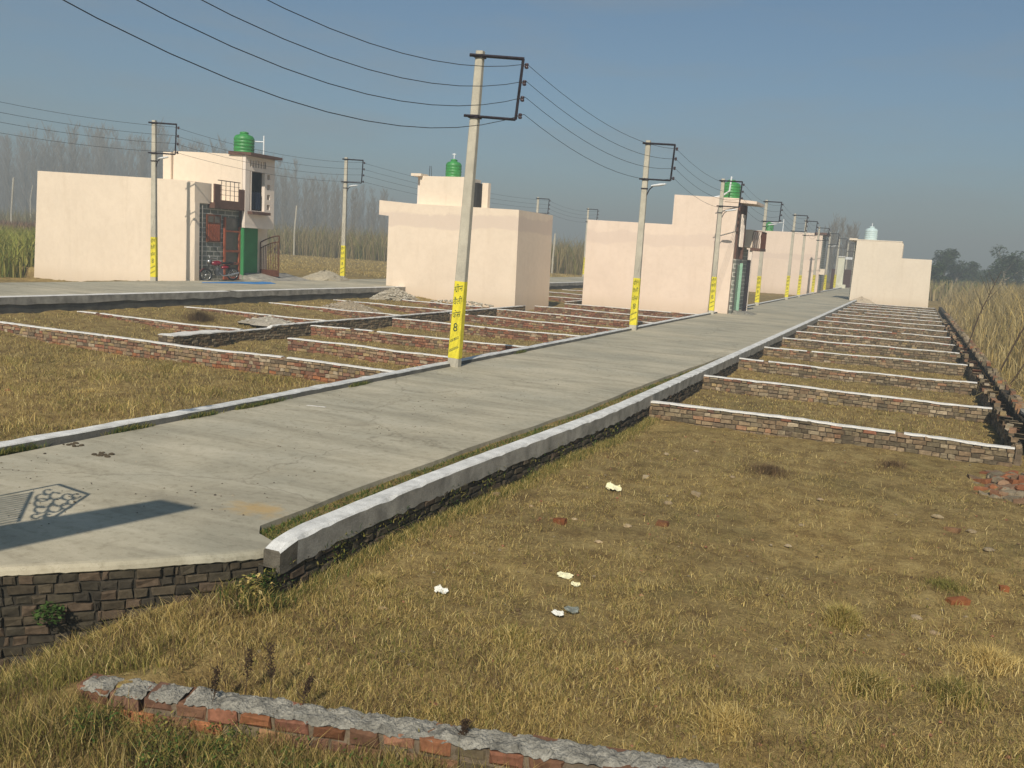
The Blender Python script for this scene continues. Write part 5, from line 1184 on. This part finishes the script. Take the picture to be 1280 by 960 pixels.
n = 16000; y = 62+RNG.random(n)*30; x = -y*1.15-RNG.random(n)*90
blades('brown_crop', np.stack([x, y, np.full(n, -.1)], 1), RNG.uniform(2.2, 3.1, n), RNG.uniform(.1, .25, n), .12, pick(np.array([(.26, .15, .08), (.21, .12, .065), (.3, .19, .11)]), n), 'reddish brown ripe crop behind the sugar cane', 'crop', bend=.3)

# ------------------------------------------------------------------ trees
def bare_tree(seed, H_=17):
    rr = random.Random(seed); tr_ = MB(); cr = MB()
    pts = [(0, 0, -.5)]; x = y = 0
    for i in range(1, 9): x += rr.uniform(-.18, .18); y += rr.uniform(-.18, .18); pts.append((x, y, H_*i/8.5))
    tr_.tube(pts, [.17*(1-i/9.5) for i in range(9)], 5)
    for k in range(60):
        s_ = rr.uniform(.12, .97); z = H_*s_*.94; a = rr.uniform(0, 6.28); L = rr.uniform(1.2, 3.4)*(1.15-s_*.75); i = min(7, int(s_*8)); b = np.array(pts[i])*(1-(s_*8-i))+np.array(pts[i+1])*(s_*8-i)
        m_ = b+np.array((math.cos(a)*L*.35, math.sin(a)*L*.35, L*.55)); e = b+np.array((math.cos(a)*L*.55, math.sin(a)*L*.55, L*1.25))
        cr.tube([b, m_, e], [.06*(1.1-s_), .04*(1.1-s_), .012], 3, cap=False)
        for q_ in range(7):
            f = rr.uniform(.2, 1); c = b+(e-b)*f; a2 = a+rr.uniform(-1.3, 1.3); l = rr.uniform(.4, 1.1)
            cr.tube([c, c+np.array((math.cos(a2)*l*.5, math.sin(a2)*l*.5, l))], [.026, .012], 3, cap=False)
    return tr_, cr
def tree_obj(tr_, cr, mt, mc, name, label, group):
    root = empty(name, (0, 0, 0), label, 'tree', group); tr_.build('trunk', mt, root); cr.build('crown', mc, root); return root
BT = []
for s_ in range(5):
    tr_, cr = bare_tree(s_, 17+rnd(-1.5, 1.5)); BT.append(tree_obj(tr_, cr, M['bark'], M['bark'], 'bare_tree', 'leafless hazy poplar in the grey plantation along the left horizon', 'leafless poplars on the left horizon'))
used = [False]*5
def put_tree(x, y, sc_, lab=None, grp=None, z=.2):
    i = random.randrange(5); o = BT[i] if not used[i] else copy_tree(BT[i]); used[i] = True
    o.location = (x, y, z); o.rotation_euler = (0, 0, rnd(0, 6.28)); o.scale = (sc_, sc_, sc_*rnd(.92, 1.1))
    if lab: o['label'] = lab; o['group'] = grp
for i in range(270):
    y = rnd(185, 300); u = -130+i*2.32+rnd(-6, 6); c0 = at_y(u, 270, y); d_ = math.hypot(c0[0], y)
    vt = 168+rnd(-6, 22) if u < 210 else 168+(u-210)*.27+rnd(-6, 22)
    zt0 = at_y(u, vt, y)[2]
    put_tree(c0[0], y, max(.5, zt0/17.5))
for i in range(26):
    u = 1030+rnd(-14, 45); y = 215+rnd(-15, 30); c = at_y(u, 350, y); put_tree(c[0], y, at_y(u, 268+abs(u-1045)*.7+rnd(0, 15), y)[2]/17.5, 'bare hazy tree behind the far end of the main road', 'bare trees behind the road end')
def leafy_tree(seed, H_, Wd, pal, nl=2600):
    rr = random.Random(seed); tr_ = MB(); cr = MB(); tr_.tube([(0, 0, -.5), (rr.uniform(-.3, .3), 0, H_*.35), (rr.uniform(-.5, .5), .2, H_*.75)], [.35, .25, .1], 6)
    cl = []
    for k in range(16):
        a = rr.uniform(0, 6.28); h = rr.uniform(.28, .97); r_ = Wd*(1-abs(h-.5)*1.3)*rr.random()**.5; cl.append((r_*math.cos(a), r_*math.sin(a), H_*h, rr.uniform(.16, .3)*Wd+.4))
        tr_.tube([(0, 0, H_*h*.6), (r_*math.cos(a)*.9, r_*math.sin(a)*.9, H_*h)], [.12, .04], 4)
    for k in range(nl):
        c = rr.choice(cl); a = rr.uniform(0, 6.28); b = math.acos(rr.uniform(-1, 1)); q_ = c[3]*rr.random()**.35; x = c[0]+q_*math.sin(b)*math.cos(a); y = c[1]+q_*math.sin(b)*math.sin(a); z = c[2]+q_*math.cos(b)*.8
        s_ = rr.uniform(.12, .3); u_ = rr.uniform(0, 6.28); v_ = rr.uniform(-.8, .8); col = sc(tuple(pal[rr.randrange(len(pal))]), rr.uniform(.6, 1.4))
        cr.add([(x-s_*math.cos(u_), y-s_*math.sin(u_), z-v_*s_), (x+s_*.5*math.sin(u_), y-s_*.5*math.cos(u_), z+s_*.4), (x+s_*math.cos(u_), y+s_*math.sin(u_), z+v_*s_)], [(0, 1, 2)], col)
    return tr_, cr
TG = np.array([(.04, .065, .02), (.05, .08, .025), (.035, .055, .02)])
tl = [(1168, 140, 5.2, 2.2, 'small dark tree peeping over the roof of the right hand house'), (1180, 165, 8.3, 3.0, 'round green tree, first beyond the right hand house'), (1196, 165, 7.0, 2.6, 'second green tree beyond the right hand house, slightly lower'),
      (1212, 175, 6.2, 2.6, 'third and lowest green tree of the group beyond the right hand house'), (1230, 240, 5.5, 4, 'faint low tree between the tree group and the tall pointed tree'), (1255, 150, 9.0, 4.0, 'tall pointed green tree at the right edge of the horizon'),
      (1275, 155, 6.5, 4.0, 'broad lower tree right of the tall pointed tree'), (1243, 170, 5.5, 3.5, 'low tree left of the tall pointed tree')]
for i, (u, y, h, w, lab) in enumerate(tl):
    tr_, cr = leafy_tree(40+i, h*.88, w*.85, TG); o = tree_obj(tr_, cr, M['bark'], M['leaf'], 'green_tree', lab, 'green trees on the right horizon'); c = at_y(u, 345, y); o.location = (c[0], y, -.4)
proto = None
for i in range(40):
    u = 560+i*18+rnd(-8, 8); 
    if 1020 < u < 1075: continue
    y = rnd(420, 560)
    if proto is None: tr_, cr = leafy_tree(99, 9, 6, TG*.9, 900); proto = tree_obj(tr_, cr, M['bark'], M['leaf'], 'distant_tree', 'faint blue grey tree in the far tree line on the horizon', 'faint far tree line'); o = proto
    else: o = copy_tree(proto)
    c = at_y(u, 335, y); o.location = (c[0], y, -.5); o.scale = (1.6, 1.6, rnd(.8, 1.3)); o.rotation_euler = (0, 0, rnd(0, 6))
# thin posts in fields
for (u, v0, v1, y, lab) in [(14, 268, 222, 75, 'leaning pale concrete post in the crop at the far left'), (38, 250, 232, 110, 'thin faint post beside the left edge of the first house'), (368, 290, 257, 95, 'thin white post in the tan reeds between the first two houses'),
                            (691, 324, 292, 95, 'thin pale post in the reeds between the second and third houses')]:
    a = at_y(u, v0, y); b = at_y(u+3, v1, y); mb = MB(); mb.tube([(a[0], y, -.3), a, b], .10, 6); tag(mb.build('field_post', M['pole']), lab, 'post', 'thin posts in the fields')

# ------------------------------------------------------------------ things just outside the view whose shadows fall on the road
root = empty('gate_pillar', (-6.2, -.6, -1), 'unseen grey entrance gate pillar with a flat beam shaped to cast the shadow band on the road', 'gate')
sh = np.array([math.sin(AZ), math.cos(AZ)])/math.tan(EL)
Zb = 4.4; 
def over(px, z): a = np.array(at_z(px[0], px[1], 0)[:2]); return tuple(a-sh*z)
e1, e2, e3, e4 = over((248, 635), Zb), over((200, 625), Zb), over((-160, 683), Zb), over((-260, 745), Zb)
mb = MB(); mb.hexa([(*e1, Zb), (*e2, Zb), (*e3, Zb), (*e4, Zb), (*e1, Zb+.02), (*e2, Zb+.02), (*e3, Zb+.02), (*e4, Zb+.02)])  # added flat plate, outlined so that it casts the band on the road
cxm = ((e3[0]+e4[0])/2, (e3[1]+e4[1])/2); mb.box(cxm[0]-.28, cxm[0]+.28, cxm[1]-.28, cxm[1]+.28, -1, Zb-.005); put(mb, 'beam', M['plaster'], root)
root = empty('gate_grille', (-7.5, 3, 0), 'open iron grille gate with scrollwork behind the viewer to the left', 'gate')
mb = MB(); Zg = 1.5
def op(u, v, z=Zg): a = over((u, v), z); return (a[0], a[1], z)
q_ = lambda a, b: (a/4.74, 580+b/4.74)
# frame follows the shadow outline: an unseen leaf laid level and shaped to cast it
c1, c2, c3, c4 = op(*q_(345, 120)), op(*q_(525, 180)), op(*q_(300, 330)), op(*q_(150, 345)); c5 = op(*q_(-260, 240)); c6 = op(*q_(-300, 420))
for a, b in ((c1, c2), (c2, c3), (c3, c4), (c1, c5), (c4, c6), (op(*q_(190, 165)), op(*q_(110, 340))), (c5, c6)): mb.tube([a, b], .018, 6)
for k in range(13):
    f = (k+.5)/13; a = np.array(op(*q_(190, 165)))*(1-f)+np.array(op(*q_(110, 340)))*f; b = np.array(c5)*(1-f)+np.array(c6)*f; mb.tube([a, b], .015, 5)
for cx, cy, r in ((250, 232, 44), (355, 225, 40), (285, 165, 24), (300, 300, 30), (425, 225, 26), (250, 200, 36), (330, 190, 34), (400, 195, 30), (240, 270, 34), (320, 265, 34), (390, 250, 28), (210, 310, 22), (280, 310, 22), (450, 190, 22)):
    mb.tube([op(*q_(cx+r*1.2*math.cos(a)*(1-.05*a), cy+r*.62*math.sin(a))) for a in np.linspace(0, 5.6, 14)], .012, 5)
mb.tube([c5, (c5[0], c5[1], -1)], .05, 6); mb.tube([c6, (c6[0], c6[1], -1)], .05, 6)
put(mb, 'grille', M['steel'], root)

# ------------------------------------------------------------------ haze
mb = MB(); mb.box(-620, 620, -60, 900, -3, 36); hz = mb.build('haze', None if False else M['dark'])
hz.data.materials.clear(); hm = bpy.data.materials.new('haze_air'); hm.use_nodes = True; nt = hm.node_tree; nt.nodes.remove(nt.nodes['Principled BSDF'])
v = nt.nodes.new('ShaderNodeVolumePrincipled'); v.inputs['Color'].default_value = (.60, .66, .68, 1); v.inputs['Density'].default_value = .0032; v.inputs['Anisotropy'].default_value = .0
nt.links.new(v.outputs[0], nt.nodes['Material Output'].inputs['Volume']); hz.data.materials.append(hm); tag(hz, 'thin pale haze filling the air over the plots and fields', 'haze', kind='stuff')

# ------------------------------------------------------------------ sky, sun, camera, render
W = bpy.data.worlds.new('World'); SC.world = W; W.use_nodes = True; nt = W.node_tree
sky = nt.nodes.new('ShaderNodeTexSky'); sky.sky_type = 'NISHITA'; sky.sun_disc = False; sky.sun_elevation = EL; sky.sun_rotation = math.pi+AZ
sky.air_density = 1.0; sky.dust_density = 1.5; sky.ozone_density = 1.5; sky.altitude = 200
bg = nt.nodes['Background']; bg.inputs['Strength'].default_value = .085
# thin streaks of cloud high on the left
tc = nt.nodes.new('ShaderNodeTexCoord'); mp = nt.nodes.new('ShaderNodeMapping'); mp.inputs['Scale'].default_value = (2.2, 2.2, 12); nt.links.new(tc.outputs['Generated'], mp.inputs['Vector'])
nz = nt.nodes.new('ShaderNodeTexNoise'); nz.inputs['Scale'].default_value = 1.6; nz.inputs['Detail'].default_value = 5; nz.inputs['Roughness'].default_value = .6; nt.links.new(mp.outputs[0], nz.inputs['Vector'])
cr_ = nt.nodes.new('ShaderNodeValToRGB'); cr_.color_ramp.elements[0].position = .47; cr_.color_ramp.elements[1].position = .74; cr_.color_ramp.elements[1].color = (.42, .42, .42, 1); nt.links.new(nz.outputs[0], cr_.inputs['Fac'])
tint = nt.nodes.new('ShaderNodeMix'); tint.data_type = 'RGBA'; tint.blend_type = 'MULTIPLY'; tint.inputs[0].default_value = 1; nt.links.new(sky.outputs[0], tint.inputs[6]); tint.inputs[7].default_value = (.64, .86, .95, 1)
mx = nt.nodes.new('ShaderNodeMix'); mx.data_type = 'RGBA'; nt.links.new(cr_.outputs[0], mx.inputs[0]); nt.links.new(tint.outputs[2], mx.inputs[6]); mx.inputs[7].default_value = (3.2, 3.6, 3.8, 1)
nt.links.new(mx.outputs[2], bg.inputs['Color'])
sl = bpy.data.lights.new('sun', 'SUN'); sl.energy = SUN; sl.angle = R(.6); sl.color = (1.0, .91, .77); so = bpy.data.objects.new('sun', sl); COL.objects.link(so)
from mathutils import Vector, Matrix
dv = Vector((math.sin(AZ)*math.cos(EL), math.cos(AZ)*math.cos(EL), -math.sin(EL))); so.rotation_euler = dv.to_track_quat('-Z', 'Y').to_euler()
cam = bpy.data.cameras.new('camera'); cam.sensor_width = 36; cam.lens = F/1280*36; cam.clip_end = 4000; cam.clip_start = .05
co = bpy.data.objects.new('camera', cam); COL.objects.link(co)
r_, u_, f_ = MR[:, 0], MR[:, 1], MR[:, 2]
co.matrix_world = Matrix(((r_[0], u_[0], -f_[0], 0), (r_[1], u_[1], -f_[1], 0), (r_[2], u_[2], -f_[2], CH), (0, 0, 0, 1)))
SC.camera = co
SC.render.resolution_x = 1024; SC.render.resolution_y = 768
SC.view_settings.view_transform = 'Standard'; SC.view_settings.look = 'None'; SC.view_settings.exposure = 0; SC.view_settings.gamma = 1
